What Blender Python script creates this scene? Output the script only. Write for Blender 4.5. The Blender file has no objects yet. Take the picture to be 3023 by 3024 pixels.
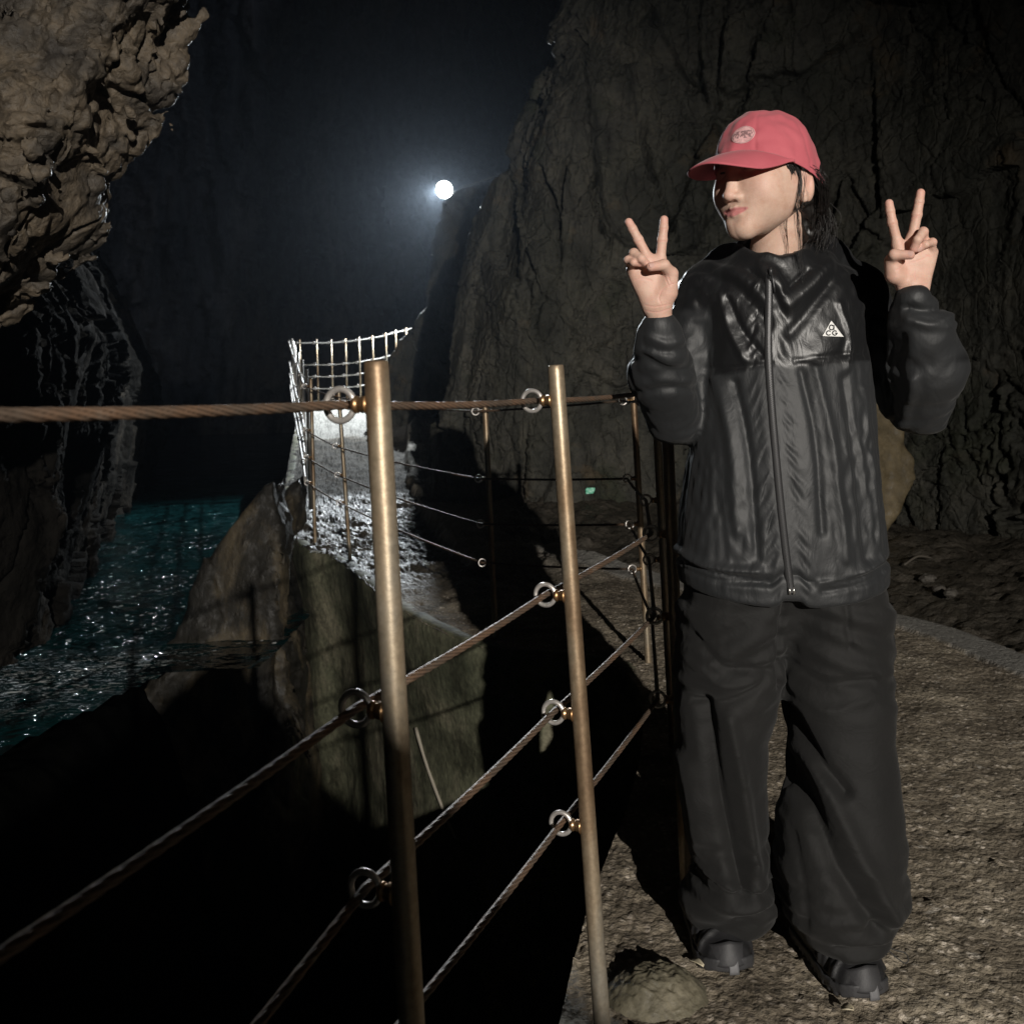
import bpy, bmesh, math, random
import numpy as np
from mathutils import Vector, Matrix

S = bpy.context.scene
C = S.collection
R = math.radians

# ------------------------------------------------------------------ camera
F_PX, CX, CY, ROLL, PITCH, CAM_H = 2936.0, 1511.5, 1008.0, .025, R(3.45), 1.12
_up0 = np.array([0, -math.sin(PITCH), math.cos(PITCH)])
_fw = np.array([0, math.cos(PITCH), math.sin(PITCH)])
_r0 = np.array([1., 0, 0])
_up = math.cos(ROLL) * _up0 + math.sin(ROLL) * _r0
_rt = math.cos(ROLL) * _r0 - math.sin(ROLL) * _up0
_O = np.array([0, 0, CAM_H])


def ray(px, py):
    return (px - CX) / F_PX * _rt - (py - CY) / F_PX * _up + _fw


def P(px, py, y):
    """point of the place seen at a pixel of the 3024 px photograph, y metres ahead"""
    d = ray(px, py)
    return _O + d * (y / d[1])


def PZ(px, py, z):
    d = ray(px, py)
    return _O + d * ((z - CAM_H) / d[2])


cam_d = bpy.data.cameras.new('camera')
cam = bpy.data.objects.new('camera', cam_d)
C.objects.link(cam)
cam_d.sensor_width = 36
cam_d.lens = 36 * F_PX / 3024
cam_d.shift_y = (CY - 1512) / 3024
cam_d.clip_start = .05
cam_d.clip_end = 300
cam_d.dof.use_dof = True
cam_d.dof.focus_distance = 2.1
cam_d.dof.aperture_fstop = 10
cam.matrix_world = Matrix(((_rt[0], _up[0], -_fw[0], 0), (_rt[1], _up[1], -_fw[1], 0),
                           (_rt[2], _up[2], -_fw[2], CAM_H), (0, 0, 0, 1)))
S.camera = cam

# ------------------------------------------------------------------ night sky, lamps, exposure
W = bpy.data.worlds.new('World')
S.world = W
W.use_nodes = True
wn = W.node_tree
sky = wn.nodes.new('ShaderNodeTexSky')
sky.sky_type = 'NISHITA'
sky.sun_disc = False
sky.sun_elevation = R(4)
sky.sun_rotation = R(200)
wn.links.new(sky.outputs[0], wn.nodes['Background'].inputs[0])
wn.nodes['Background'].inputs[1].default_value = .0012


def lamp(name, kind, loc, aim, energy, color, **kw):
    d = bpy.data.lights.new(name, kind)
    d.energy = energy
    d.color = color
    for k, v in kw.items():
        setattr(d, k, v)
    o = bpy.data.objects.new(name, d)
    C.objects.link(o)
    o.location = loc
    o.rotation_euler = (Vector(aim) - Vector(loc)).to_track_quat('-Z', 'Y').to_euler()
    return o


# the walkway's own floodlight, behind the photographer on the right
KEY = Vector((1.9, -6.0, 2.7))
lamp('walkway_lamp', 'SPOT', KEY, (.35, 2.0, 1.05), 3100, (1.0, .94, .86),
     spot_size=R(52), spot_blend=1.0, shadow_soft_size=.035)
# the far floodlight that looks back along the path
FAR = Vector(P(1312, 560, 17.0))
lamp('far_lamp', 'SPOT', FAR + Vector((-.10, -.22, -.06)), (-1.8, 12.0, -.5), 3300, (.88, .95, 1.0),
     spot_size=R(112), spot_blend=.7, shadow_soft_size=.05)

# faint blue night light that comes over the cave roof and only reaches the far wall
lamp('night_light', 'SUN', (0, -20, 30), (-14, -3, 22.9), .11, (.62, .74, 1.0), angle=R(4))

S.view_settings.view_transform = 'Standard'
S.view_settings.look = 'None'
S.view_settings.exposure = 0
S.view_settings.gamma = 1
S.cycles.max_bounces = 5
S.cycles.volume_bounces = 0
S.cycles.use_denoising = True
S.cycles.use_adaptive_sampling = True
S.cycles.adaptive_threshold = .01
S.cycles.sample_clamp_indirect = 4
S.cycles.denoising_prefilter = "ACCURATE"

# ------------------------------------------------------------------ numeric helpers
_rng = np.random.RandomState(7)
_perm = np.concatenate([_rng.permutation(256)] * 3).astype(np.int32)
_g = _rng.normal(size=(256, 3)).astype(np.float32)
_g /= np.linalg.norm(_g, axis=1)[:, None]
_cellp = _rng.rand(256, 3).astype(np.float32)


def perlin(p, scale=1.0, off=0.0):
    p = np.asarray(p, np.float32) * np.float32(scale) + np.float32(off)
    i = np.floor(p).astype(np.int32)
    f = p - i
    i &= 255
    u = f * f * f * (f * (f * 6 - 15) + 10)
    out = None
    res = []
    for dx in (0, 1):
        for dy in (0, 1):
            for dz in (0, 1):
                h = _perm[_perm[_perm[(i[..., 0] + dx) & 255] + ((i[..., 1] + dy) & 255)] + ((i[..., 2] + dz) & 255)]
                g = _g[h]
                res.append(g[..., 0] * (f[..., 0] - dx) + g[..., 1] * (f[..., 1] - dy) + g[..., 2] * (f[..., 2] - dz))
    x0 = [a + (b - a) * u[..., 2] for a, b in zip(res[0::2], res[1::2])]
    y0 = [a + (b - a) * u[..., 1] for a, b in zip(x0[0::2], x0[1::2])]
    return (y0[0] + (y0[1] - y0[0]) * u[..., 0]) * 1.6


def fbm(p, scale=1.0, octv=4, off=0.0, gain=.5):
    a, s, t = 1.0, scale, 0
    for k in range(octv):
        t = t + a * perlin(p, s, off + 17.3 * k)
        a *= gain
        s *= 2.03
    return t


def worley(p, scale=1.0, off=0.0):
    p = np.asarray(p, np.float32) * np.float32(scale) + np.float32(off)
    i = np.floor(p).astype(np.int32)
    f = p - i
    d1 = np.full(p.shape[:-1], 9., np.float32)
    d2 = d1.copy()
    idd = np.zeros(p.shape[:-1], np.int32)
    for dx in (-1, 0, 1):
        for dy in (-1, 0, 1):
            for dz in (-1, 0, 1):
                h = _perm[_perm[_perm[(i[..., 0] + dx) & 255] + ((i[..., 1] + dy) & 255)] + ((i[..., 2] + dz) & 255)]
                q = _cellp[h] + np.array([dx, dy, dz], np.float32) - f
                d = np.sqrt((q * q).sum(-1))
                n = d < d1
                d2 = np.where(n, d1, np.minimum(d2, d))
                idd = np.where(n, h, idd)
                d1 = np.where(n, d, d1)
    return d1, d2, idd


def sstep(a, b, x):
    t = np.clip((x - a) / (b - a), 0, 1)
    return t * t * (3 - 2 * t)


def interp(x, xs, ys):
    return np.interp(x, xs, ys)


def spline(pts, n):
    """Catmull-Rom through points, n samples"""
    pts = np.asarray(pts, float)
    m = len(pts)
    ext = np.vstack([2 * pts[0] - pts[1], pts, 2 * pts[-1] - pts[-2]])
    t = np.linspace(0, m - 1 - 1e-9, n)
    k = t.astype(int)
    u = (t - k)[:, None]
    a, b, c, d = ext[k], ext[k + 1], ext[k + 2], ext[k + 3]
    return .5 * ((2 * b) + (c - a) * u + (2 * a - 5 * b + 4 * c - d) * u ** 2 + (3 * b - a - 3 * c + d) * u ** 3)


def surface_nets(f, lo, hi, h):
    lo = np.asarray(lo, float)
    n = np.ceil((np.asarray(hi) - lo) / h).astype(int) + 1
    xs = [lo[k] + h * np.arange(n[k]) for k in range(3)]
    V = np.empty(n, np.float32)
    for i0 in range(0, n[0], 24):
        g = np.stack(np.meshgrid(xs[0][i0:i0 + 24], xs[1], xs[2], indexing='ij'), -1).astype(np.float32)
        V[i0:i0 + 24] = f(g)
    neg = V < 0
    s = np.zeros(n - 1, np.int8)
    for a in (0, 1):
        for b in (0, 1):
            for c in (0, 1):
                s += neg[a:n[0] - 1 + a, b:n[1] - 1 + b, c:n[2] - 1 + c]
    act = (s > 0) & (s < 8)
    idx = -np.ones(n - 1, np.int64)
    cells = np.argwhere(act)
    idx[act] = np.arange(len(cells))
    acc = np.zeros((len(cells), 3))
    cnt = np.zeros(len(cells))
    corners = [(a, b, c) for a in (0, 1) for b in (0, 1) for c in (0, 1)]
    vals = {k: V[cells[:, 0] + k[0], cells[:, 1] + k[1], cells[:, 2] + k[2]] for k in corners}
    for k in corners:
        for ax in range(3):
            if k[ax] == 0:
                k2 = list(k)
                k2[ax] = 1
                a, b = vals[k], vals[tuple(k2)]
                m = (a < 0) != (b < 0)
                t = np.where(m, a / np.where(m, a - b, 1), 0)
                pt = np.tile(np.array(k, float), (len(cells), 1))
                pt[:, ax] += t
                acc += pt * m[:, None]
                cnt += m
    verts = lo + h * (cells + acc / cnt[:, None])
    quads = []
    for ax in range(3):
        b, c = (ax + 1) % 3, (ax + 2) % 3
        sl = [slice(1, n[k] - 1) for k in range(3)]
        sl[ax] = slice(0, n[ax] - 1)
        sl2 = list(sl)
        sl2[ax] = slice(1, n[ax])
        A, B = neg[tuple(sl)], neg[tuple(sl2)]
        e = np.argwhere(A != B)
        off = np.array([1, 1, 1])
        off[ax] = 0
        e = e + off
        flip = neg[e[:, 0], e[:, 1], e[:, 2]]
        db, dc = np.eye(3, dtype=int)[b], np.eye(3, dtype=int)[c]
        q = [idx[tuple((e + o).T)] for o in (-db - dc, -dc, 0 * db, -db)]
        q = np.stack(q, 1)
        q[~flip] = q[~flip][:, ::-1]
        quads.append(q)
    q = np.vstack(quads)
    q = q[(q >= 0).all(1)]
    return verts, q


def mesh_np(name, v, q, m=None, parent=None, smooth=True):
    me = bpy.data.meshes.new(name)
    v = np.asarray(v, np.float32)
    if isinstance(q, np.ndarray):
        k = q.shape[1]
        me.vertices.add(len(v))
        me.vertices.foreach_set('co', v.ravel())
        me.loops.add(q.size)
        me.loops.foreach_set('vertex_index', q.astype(np.int32).ravel())
        me.polygons.add(len(q))
        me.polygons.foreach_set('loop_start', np.arange(0, q.size, k, dtype=np.int32))
        me.update(calc_edges=True)
        me.validate()
    else:
        me.from_pydata([tuple(x) for x in v], [], q)
    if smooth:
        me.polygons.foreach_set('use_smooth', np.ones(len(me.polygons), bool))
    o = bpy.data.objects.new(name, me)
    C.objects.link(o)
    if m is not None:
        me.materials.append(m)
    if parent is not None:
        o.parent = parent
    return o


def grid_quads(nu, nv, wrap=False):
    a = np.arange(nu * nv).reshape(nu, nv)
    if wrap:
        a = np.vstack([a, a[:1]])
    return np.stack([a[:-1, :-1], a[1:, :-1], a[1:, 1:], a[:-1, 1:]], -1).reshape(-1, 4)


def attr(o, name, val):
    """float per-vertex attribute"""
    a = o.data.attributes.new(name, 'FLOAT', 'POINT')
    a.data.foreach_set('value', np.asarray(val, np.float32))


def tag(o, label=None, cat=None, group=None, kind=None):
    for k, v in (('label', label), ('category', cat), ('group', group), ('kind', kind)):
        if v:
            o[k] = v
    return o


def empty(name, loc=(0, 0, 0)):
    o = bpy.data.objects.new(name, None)
    o.location = loc
    o.empty_display_size = .1
    C.objects.link(o)
    return o


class MB:
    """collects tubes, lathes and boxes for one mesh"""
    def __init__(s):
        s.v, s.f, s.g = [], [], []

    def add(s, v, f):
        b = len(s.v)
        s.v += [tuple(x) for x in v]
        s.f += [tuple(int(i) + b for i in q) for q in f]
        return s

    def tube(s, pts, r, n=12, lobes=0, lay=.1, depth=.0, caps=True):
        pts = np.asarray(pts, float)
        m = len(pts)
        r = np.broadcast_to(np.asarray(r, float), (m,))
        t = np.gradient(pts, axis=0)
        t /= np.linalg.norm(t, axis=1)[:, None]
        ref = np.array([0, 0, 1.]) if abs(t[0][2]) < .9 else np.array([1., 0, 0])
        u = np.cross(t[0], ref)
        u /= np.linalg.norm(u)
        L = np.r_[0, np.cumsum(np.linalg.norm(np.diff(pts, axis=0), axis=1))]
        vs = []
        a = np.linspace(0, 2 * np.pi, n, endpoint=False)
        for i in range(m):
            u = u - t[i] * u.dot(t[i])
            u /= np.linalg.norm(u)
            w = np.cross(t[i], u)
            rr = r[i]
            if lobes:
                rr = rr * (1 - depth * (1 - np.abs(np.cos(lobes / 2 * (a - 2 * np.pi * L[i] / lay)))) * 1.4)
            s.g += list(1 - np.abs(np.cos(lobes / 2 * (a - 2 * np.pi * L[i] / lay)))) if lobes else [0.] * n
            vs.append(pts[i] + (np.cos(a) * rr)[:, None] * u + (np.sin(a) * rr)[:, None] * w)
        v = np.vstack(vs)
        f = []
        for i in range(m - 1):
            for j in range(n):
                k = (j + 1) % n
                f.append((i * n + j, i * n + k, (i + 1) * n + k, (i + 1) * n + j))
        if caps:
            f.append(tuple(range(n))[::-1])
            f.append(tuple((m - 1) * n + j for j in range(n)))
        return s.add(v, f)

    def torus(s, c, ax, R1, r, n=32, k=10):
        c = np.asarray(c, float)
        ax = np.asarray(ax, float) / np.linalg.norm(ax)
        ref = np.array([0, 0, 1.]) if abs(ax[2]) < .9 else np.array([1., 0, 0])
        u = np.cross(ax, ref)
        u /= np.linalg.norm(u)
        w = np.cross(ax, u)
        v, f = [], []
        for i in range(n):
            a = 2 * math.pi * i / n
            e = math.cos(a) * u + math.sin(a) * w
            for j in range(k):
                b = 2 * math.pi * j / k
                v.append(c + e * (R1 + r * math.cos(b)) + ax * r * math.sin(b))
        for i in range(n):
            for j in range(k):
                f.append((i * k + j, ((i + 1) % n) * k + j, ((i + 1) % n) * k + (j + 1) % k, i * k + (j + 1) % k))
        return s.add(v, f)

    def build(s, name, m, parent=None, smooth=True):
        return mesh_np(name, np.array(s.v), s.f, m, parent, smooth)


# ------------------------------------------------------------------ materials
class NT:
    def __init__(s, name):
        s.m = bpy.data.materials.new(name)
        s.m.use_nodes = True
        s.t = s.m.node_tree
        s.b = s.t.nodes['Principled BSDF']
        s.out = s.t.nodes['Material Output']
        s.co = s.n('ShaderNodeTexCoord').outputs['Object']

    def n(s, kind, **kw):
        x = s.t.nodes.new(kind)
        for k, v in kw.items():
            if isinstance(v, bpy.types.NodeSocket):
                s.t.links.new(v, x.inputs[k])
            elif k in x.inputs.keys() if isinstance(k, str) else False:
                x.inputs[k].default_value = v
            else:
                setattr(x, k, v)
        return x

    def link(s, a, b):
        s.t.links.new(a, b)

    def stretch(s, sc, co=None):
        mp = s.n('ShaderNodeMapping')
        s.link(co or s.co, mp.inputs['Vector'])
        mp.inputs['Scale'].default_value = sc
        return mp.outputs[0]

    def noise(s, scale, detail=5, rough=.55, co=None, dist=0):
        x = s.n('ShaderNodeTexNoise')
        s.link(co or s.co, x.inputs['Vector'])
        x.inputs['Scale'].default_value = scale
        x.inputs['Detail'].default_value = detail
        x.inputs['Roughness'].default_value = rough
        x.inputs['Distortion'].default_value = dist
        return x.outputs['Fac']

    def voro(s, scale, feature='F1', co=None, out='Distance', rnd=1):
        x = s.n('ShaderNodeTexVoronoi')
        x.feature = feature
        s.link(co or s.co, x.inputs['Vector'])
        x.inputs['Scale'].default_value = scale
        x.inputs['Randomness'].default_value = rnd
        return x.outputs[out]

    def ramp(s, fac, stops):
        x = s.n('ShaderNodeValToRGB')
        s.link(fac, x.inputs[0])
        el = x.color_ramp.elements
        while len(el) < len(stops):
            el.new(.5)
        for e, (p, c) in zip(el, stops):
            e.position = p
            e.color = (*c, 1) if len(c) == 3 else c
        return x.outputs[0]

    def val(s, fac, a, b, lo, hi):
        x = s.n('ShaderNodeMapRange')
        s.link(fac, x.inputs[0])
        for i, v in enumerate((a, b, lo, hi)):
            x.inputs[i + 1].default_value = v
        return x.outputs[0]

    def mix(s, fac, a, b, mode='MIX'):
        x = s.n('ShaderNodeMix')
        x.data_type = 'RGBA'
        x.blend_type = mode
        for i, v in ((0, fac), (6, a), (7, b)):
            if isinstance(v, bpy.types.NodeSocket):
                s.link(v, x.inputs[i])
            elif i == 0:
                x.inputs[0].default_value = v
            else:
                x.inputs[i].default_value = (*v, 1)
        return x.outputs[2]

    def math(s, op, a, b=0.):
        x = s.n('ShaderNodeMath')
        x.operation = op
        for i, v in ((0, a), (1, b)):
            if isinstance(v, bpy.types.NodeSocket):
                s.link(v, x.inputs[i])
            else:
                x.inputs[i].default_value = v
        return x.outputs[0]

    def attr(s, name):
        x = s.n('ShaderNodeAttribute')
        x.attribute_name = name
        return x.outputs['Fac']

    def bump(s, h, strength=.5, dist=.01, prev=None):
        x = s.n('ShaderNodeBump')
        s.link(h, x.inputs['Height'])
        x.inputs['Strength'].default_value = strength
        x.inputs['Distance'].default_value = dist
        if prev is not None:
            s.link(prev, x.inputs['Normal'])
        return x.outputs[0]

    def fin(s, col=None, rough=None, metal=None, normal=None, **kw):
        for k, v in (('Base Color', col), ('Roughness', rough), ('Metallic', metal), ('Normal', normal)):
            if v is None:
                continue
            if isinstance(v, bpy.types.NodeSocket):
                s.link(v, s.b.inputs[k])
            else:
                s.b.inputs[k].default_value = (*v, 1) if k == 'Base Color' else v
        for k, v in kw.items():
            s.b.inputs[k.replace('_', ' ')].default_value = v
        return s.m


def rock_mat(name, stops, scale=1.5, stretch=(1, 1, 1), rough=(.45, .85), fine=45, bump=.5, bd=.02, wetness=.5, moss=None):
    k = NT(name)
    co = k.stretch(stretch)
    big = k.noise(scale, 6, .6, co, .4)
    fin = k.noise(fine, 6, .65)
    mid = k.noise(fine * .28, 5, .6, co)
    col = k.ramp(big, stops)
    col = k.mix(.55, col, k.ramp(mid, [(.25, (.35, .35, .35)), (.75, (1.5, 1.5, 1.5))]), 'MULTIPLY')
    col = k.mix(.35, col, k.ramp(fin, [(.3, (.5, .5, .5)), (.7, (1.5, 1.45, 1.4))]), 'MULTIPLY')
    if moss:
        col = k.mix(k.val(k.noise(.9, 4, .6, None), .5, .68, 0, .8), col, moss)
    rg = k.val(k.noise(fine * .5, 3), .35, .65, *rough)
    nr = k.bump(mid, bump, bd)
    nr = k.bump(fin, bump * .9, bd * .35, nr)
    return k.fin(col, rg, 0, nr, Specular_IOR_Level=wetness)
M = {}
# ================================================================== the cave

k = NT('cave_rock')
co = k.stretch((1, 1, .5))
n1, n2, n3 = k.noise(.75, 5, .62, None, .5), k.noise(5, 6, .65, co, .3), k.noise(40, 6, .7)
col = k.ramp(n1, [(.28, (.024, .026, .019)), (.44, (.060, .061, .051)), (.55, (.080, .078, .066)), (.64, (.040, .045, .030)), (.78, (.070, .056, .040))])
col = k.mix(.85, col, k.ramp(n2, [(.30, (.28, .28, .28)), (.48, (.9, .9, .9)), (.72, (1.55, 1.5, 1.4))]), 'MULTIPLY')
col = k.mix(.7, col, k.ramp(n3, [(.32, (.35, .35, .35)), (.68, (1.55, 1.5, 1.45))]), 'MULTIPLY')
stn = k.noise(3.2, 6, .65, k.stretch((1.6, 1.6, .22)), .4)
col = k.mix(k.val(stn, .56, .66, 0, .75), col, (.014, .015, .012))
col = k.mix(k.val(k.noise(2.1, 5, .6), .60, .70, 0, .7), col, (.13, .095, .055))
cd = k.voro(7, 'DISTANCE_TO_EDGE', k.mix(.10, co, k.n('ShaderNodeTexNoise', Vector=co, Scale=6.).outputs['Color'], 'ADD'))
col = k.mix(k.math('MULTIPLY', k.attr('right_dark'), .72), col, k.mix(.5, col, (.006, .008, .005), 'MIX'))
nr = k.bump(k.val(cd, 0, .06, 0, 1), .55, .02)
nr = k.bump(n2, .7, .05, nr)
nr = k.bump(n3, .9, .014, nr)
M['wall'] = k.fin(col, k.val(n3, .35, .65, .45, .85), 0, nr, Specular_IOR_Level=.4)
M['over'] = rock_mat('brown_rock', [(.3, (.017, .014, .012)), (.45, (.060, .050, .038)), (.58, (.120, .094, .064)), (.75, (.050, .045, .040))],
                     4.5, fine=120, bump=.8, bd=.014)
M['dark'] = rock_mat('dark_wet_rock', [(.3, (.006, .006, .0056)), (.5, (.018, .0165, .0145)), (.7, (.045, .039, .032))], 1.3, (1, 1, .6),
                     rough=(.85, 1), fine=22, bump=.8, bd=.05, wetness=.02)
M['back'] = rock_mat('far_rock', [(.3, (.03, .03, .032)), (.5, (.11, .108, .105)), (.72, (.24, .22, .20))], .35, (1, 1, .28), fine=5, bump=.9, bd=.5)
M['butt'] = rock_mat('stained_rock', [(.32, (.007, .0068, .0054)), (.48, (.024, .021, .015)), (.58, (.11, .088, .054)), (.68, (.026, .020, .016))],
                     2.2, (1, 1, .5), fine=40, bump=.6, bd=.03)
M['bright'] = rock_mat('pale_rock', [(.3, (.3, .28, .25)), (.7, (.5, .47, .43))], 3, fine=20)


def facets(q, scale, off, tilt, step, gap, gw):
    """broken slabs: every cell is a tilted plane with its own height, cells part at narrow gaps"""
    d1, d2, i = worley(q, scale, off)
    g = _g[(i * 7 + 13) & 255]
    lin = (q * np.float32(scale) * g).sum(-1)
    lin = lin - np.floor(lin) - .5
    e = d2 - d1
    return (tilt * lin + step * (((i * 37) % 97) / 97. - .5)) * sstep(0, gw * 1.5, e) - gap * (1 - sstep(.0, gw, e))


def crag(p, amp=1.0, zs=.45, off=0.0, crack=1.0):
    """rock relief in metres: fractured slabs with joints that run mostly upright"""
    p = np.asarray(p, np.float32)
    q = p * np.array([1, 1, zs], np.float32)
    w1 = np.stack([fbm(q, 2.3, 2, off + 3), fbm(q, 2.3, 2, off + 31), fbm(q, 2.3, 2, off + 57)], -1)
    w2 = np.stack([fbm(p, 9, 3, off + 4), fbm(p, 9, 3, off + 34), fbm(p, 9, 3, off + 54)], -1)
    ms = sstep(-.25, .3, fbm(q, 1.1, 2, off + 15))
    h = .16 * fbm(q, .8, 2, off)
    q2 = q + .045 * w1 + .012 * w2
    h = h + facets(q2, 1.25, off, .13, .17, .06 * crack, .022)
    h = h + facets(q2 + .008 * w2, 3.3, off + 4, .06, .06, .045 * crack, .035) * (.35 + .65 * ms)
    h = h + facets(p * np.array([1, 1, .7], np.float32) + .012 * w2, 7.5, off + 8, .026, .022, .016 * crack, .06) * (.2 + .8 * ms)
    h = h + facets(p + .010 * w2, 19, off + 2, .012, .009, .004 * crack, .10) * (.15 + .85 * ms)
    d1, d2, i = worley(q * np.array([1, 1, .7], np.float32) + .05 * w1 + .016 * w2, 1.9, off + 70)
    h = h - crack * .16 * (1 - sstep(.0, .05, d2 - d1)) * sstep(.0, .25, perlin(q, 1.7, off + 5))
    h = h + .010 * fbm(p, 16, 4, off)
    return h * amp


def wall_sheet(name, plan, zs, lean, m, nu, nv, amp=1.0, off=0., crack=1., zst=.45, dxz=None):
    """a rock face: plan curve (x, y), heights zs, lean(z) shifts it along its normal"""
    c = spline(plan, nu)
    t = np.gradient(c, axis=0)
    nrm = np.stack([t[:, 1], -t[:, 0]], 1)
    nrm /= np.linalg.norm(nrm, axis=1)[:, None]
    z = np.linspace(zs[0], zs[1], nv)
    L = np.array([lean(a) for a in z])
    B = np.zeros((nu, nv, 3), np.float32)
    B[..., :2] = c[:, None, :] + nrm[:, None, :] * L[None, :, None]
    B[..., 2] = z[None, :]
    if dxz is not None:
        B[..., 0] += dxz(B[..., 0], B[..., 1], B[..., 2])
    h = crag(B, amp, zst, off, crack)
    B[..., :2] += nrm[:, None, :] * h[..., None]
    B[..., 2] += .25 * perlin(B, 2.3, off + 40) * .3
    o = mesh_np(name, B.reshape(-1, 3), grid_quads(nu, nv), m)
    # right part of the face coloured darker, with a noisy border
    attr(o, 'right_dark', (sstep(.9, 1.7, B[..., 0] + .5 * fbm(B, 1.1, 3, 9)) * (B[..., 1] < 12)).ravel())
    return tag(o, kind='structure')


# right-hand rock face: leads back on the left, stands behind the person, closes in on the right
right_plan = [(1.2, 15), (.7, 11.5), (.15, 9.2), (.05, 8.3), (.55, 7.75), (1.5, 7.75), (2.5, 7.4), (3.3, 6.6), (3.7, 5.2), (3.7, 3.4), (4.3, 1.5), (5.2, -.5)]


def right_shift(x, y, z):
    # the nose runs out to the left low down and draws back higher up
    k = sstep(1.6, .2, x) * sstep(5.5, 7, y)
    s = np.interp(z, [-.5, .3, .9, 1.6, 2.3, 3.2, 3.8, 4.6, 6], [-.62, -.55, -.62, -.52, -.36, -.22, .0, .28, .5])
    return k * s


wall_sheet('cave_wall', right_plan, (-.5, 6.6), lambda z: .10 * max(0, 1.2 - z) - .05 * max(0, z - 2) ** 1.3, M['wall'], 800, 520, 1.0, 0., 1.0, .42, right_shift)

# left-hand face beyond the water channel, leaning over it
left_plan = [(-4.9, -1.), (-3.9, 2.5), (-3.25, 4.8), (-3.1, 6.4), (-3.5, 8.0), (-4.15, 9.9), (-4.95, 12.2), (-5.9, 15.2), (-7.2, 19.2), (-8.6, 23.5), (-9.4, 25.5), (-13, 27)]
wall_sheet('cave_wall_left', left_plan, (-1.2, 8), lambda z: .10 * (z - .3) - .55 * max(0, z - 1.7), M['dark'], 640, 330, 1.15, 21., 1.0, .5)
# far end of the cave
back_plan = [(-38, 44), (-27, 54), (-16, 58), (-7, 55), (-2, 46), (3, 37), (9, 30)]
wall_sheet('cave_wall_far', back_plan, (-1.2, 32), lambda z: -.5 * math.sin(z * .3), M['back'], 300, 260, 5.0, 43., .5, .22)


# ------------------------------------------------------------------ ground, path and the chasm edge
EDGE = [(-.78, -.9), (-.45, .40), (-.20, 1.05), (.005, 1.66), (.14, 2.28), (.33, 3.0), (.44, 3.7), (.42, 4.18), (.18, 4.42), (-.18, 4.62),
        (-.62, 5.35), (-1.20, 6.75), (-1.56, 7.25), (-2.0, 8.6), (-2.6, 11.5), (-3.4, 15.8), (-3.6, 17.2)]
edge_c = spline(EDGE, 420)


def ground_z(x, y):
    z = np.interp(y, [4.5, 6.8, 8, 11, 14, 15.5, 16.6, 18], [0, .07, .17, .42, .80, 1.02, 1.15, 1.25])
    return z * sstep(2.5, .2, x) + 0 * x


def grd(name, ncol, yr, m, amp, xfun):
    pass


yy = np.concatenate([np.linspace(-2.2, 1.2, 60), np.linspace(1.2, 5.2, 560)[1:], np.linspace(5.2, 8.5, 200)[1:], np.linspace(8.5, 19, 160)[1:]])
# left border of the ground at every y (the edge turns back on itself between 4.2 and 4.6, so walk by curve parameter instead)
NE = 900
ec = spline(EDGE, NE)
far_right = np.zeros_like(ec)
# each point of the edge is joined to an outer point; rows fan out like the path itself
ys = ec[:, 1]
tpar = np.linspace(0, 1, NE)
out_pts = spline([(6.0, -1.0), (6.0, .5), (6, 1.4), (6, 2.2), (6, 3.1), (6, 4.), (6, 5.), (6, 6), (6, 7.5), (5, 9), (3, 9.6), (1.6, 10.2), (1.3, 10.8), (1.2, 12.5), (1.5, 15), (2, 18.5), (2, 20)], NE)
NW = 520
w = np.linspace(0, 1, NW) ** 1.55
G = np.zeros((NE, NW, 3), np.float32)
G[..., :2] = ec[:, None] * (1 - w)[None, :, None] + out_pts[:, None] * w[None, :, None]
gx, gy = G[..., 0], G[..., 1]
G[..., 2] = ground_z(gx, gy)
# walkway border: a pale trowelled strip along an arc, rubble beyond it
arc = [(.10, 6.6), (.45, 6.25), (1.0, 5.75), (1.82, 4.95), (2.02, 4.0), (2.1, 3.2), (2.15, 1.5), (2.2, -2)]
arcs = spline(arc, 200)


def dist_poly(x, y, c):
    d = np.full(x.shape, 1e9, np.float32)
    sgn = np.zeros(x.shape, np.float32)
    for i in range(0, len(c) - 1):
        ax, ay = c[i]
        bx, by = c[i + 1]
        ex, ey = bx - ax, by - ay
        t = np.clip(((x - ax) * ex + (y - ay) * ey) / (ex * ex + ey * ey), 0, 1)
        dd = np.hypot(x - ax - t * ex, y - ay - t * ey)
        cr = ex * (y - ay) - ey * (x - ax)
        n = dd < d
        sgn = np.where(n, np.sign(cr), sgn)
        d = np.where(n, dd, d)
    return d, sgn


dA, sA = dist_poly(gx, gy, arcs[::5])
sd = dA * sA          # positive outside (beyond the strip)
beyond = sstep(.10, .16, sd) * sstep(-.6, .1, gx)
strip = sstep(-.10, -.07, sd) * (1 - sstep(.10, .13, sd)) * sstep(-.4, .2, gx)
rough = .0045 * fbm(G, 22, 3) + .010 * perlin(G, 5) + .0042 * fbm(G, 62, 2)
d1, d2, ii = worley(G[:, :], 26, 3)
peb = np.where(((ii * 31) % 11) < 3, np.maximum(0, .30 - d1), 0) * .030
rough = rough + peb
rub = .05 * fbm(G, 2.5, 4, 5) + .03 * np.abs(fbm(G, 9, 3))
G[..., 2] += np.where(strip > .5, .012 + .25 * rough, rough) * (1 - beyond) + beyond * (-.04 + rub + .10 * np.clip(sd, 0, 2))
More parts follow.
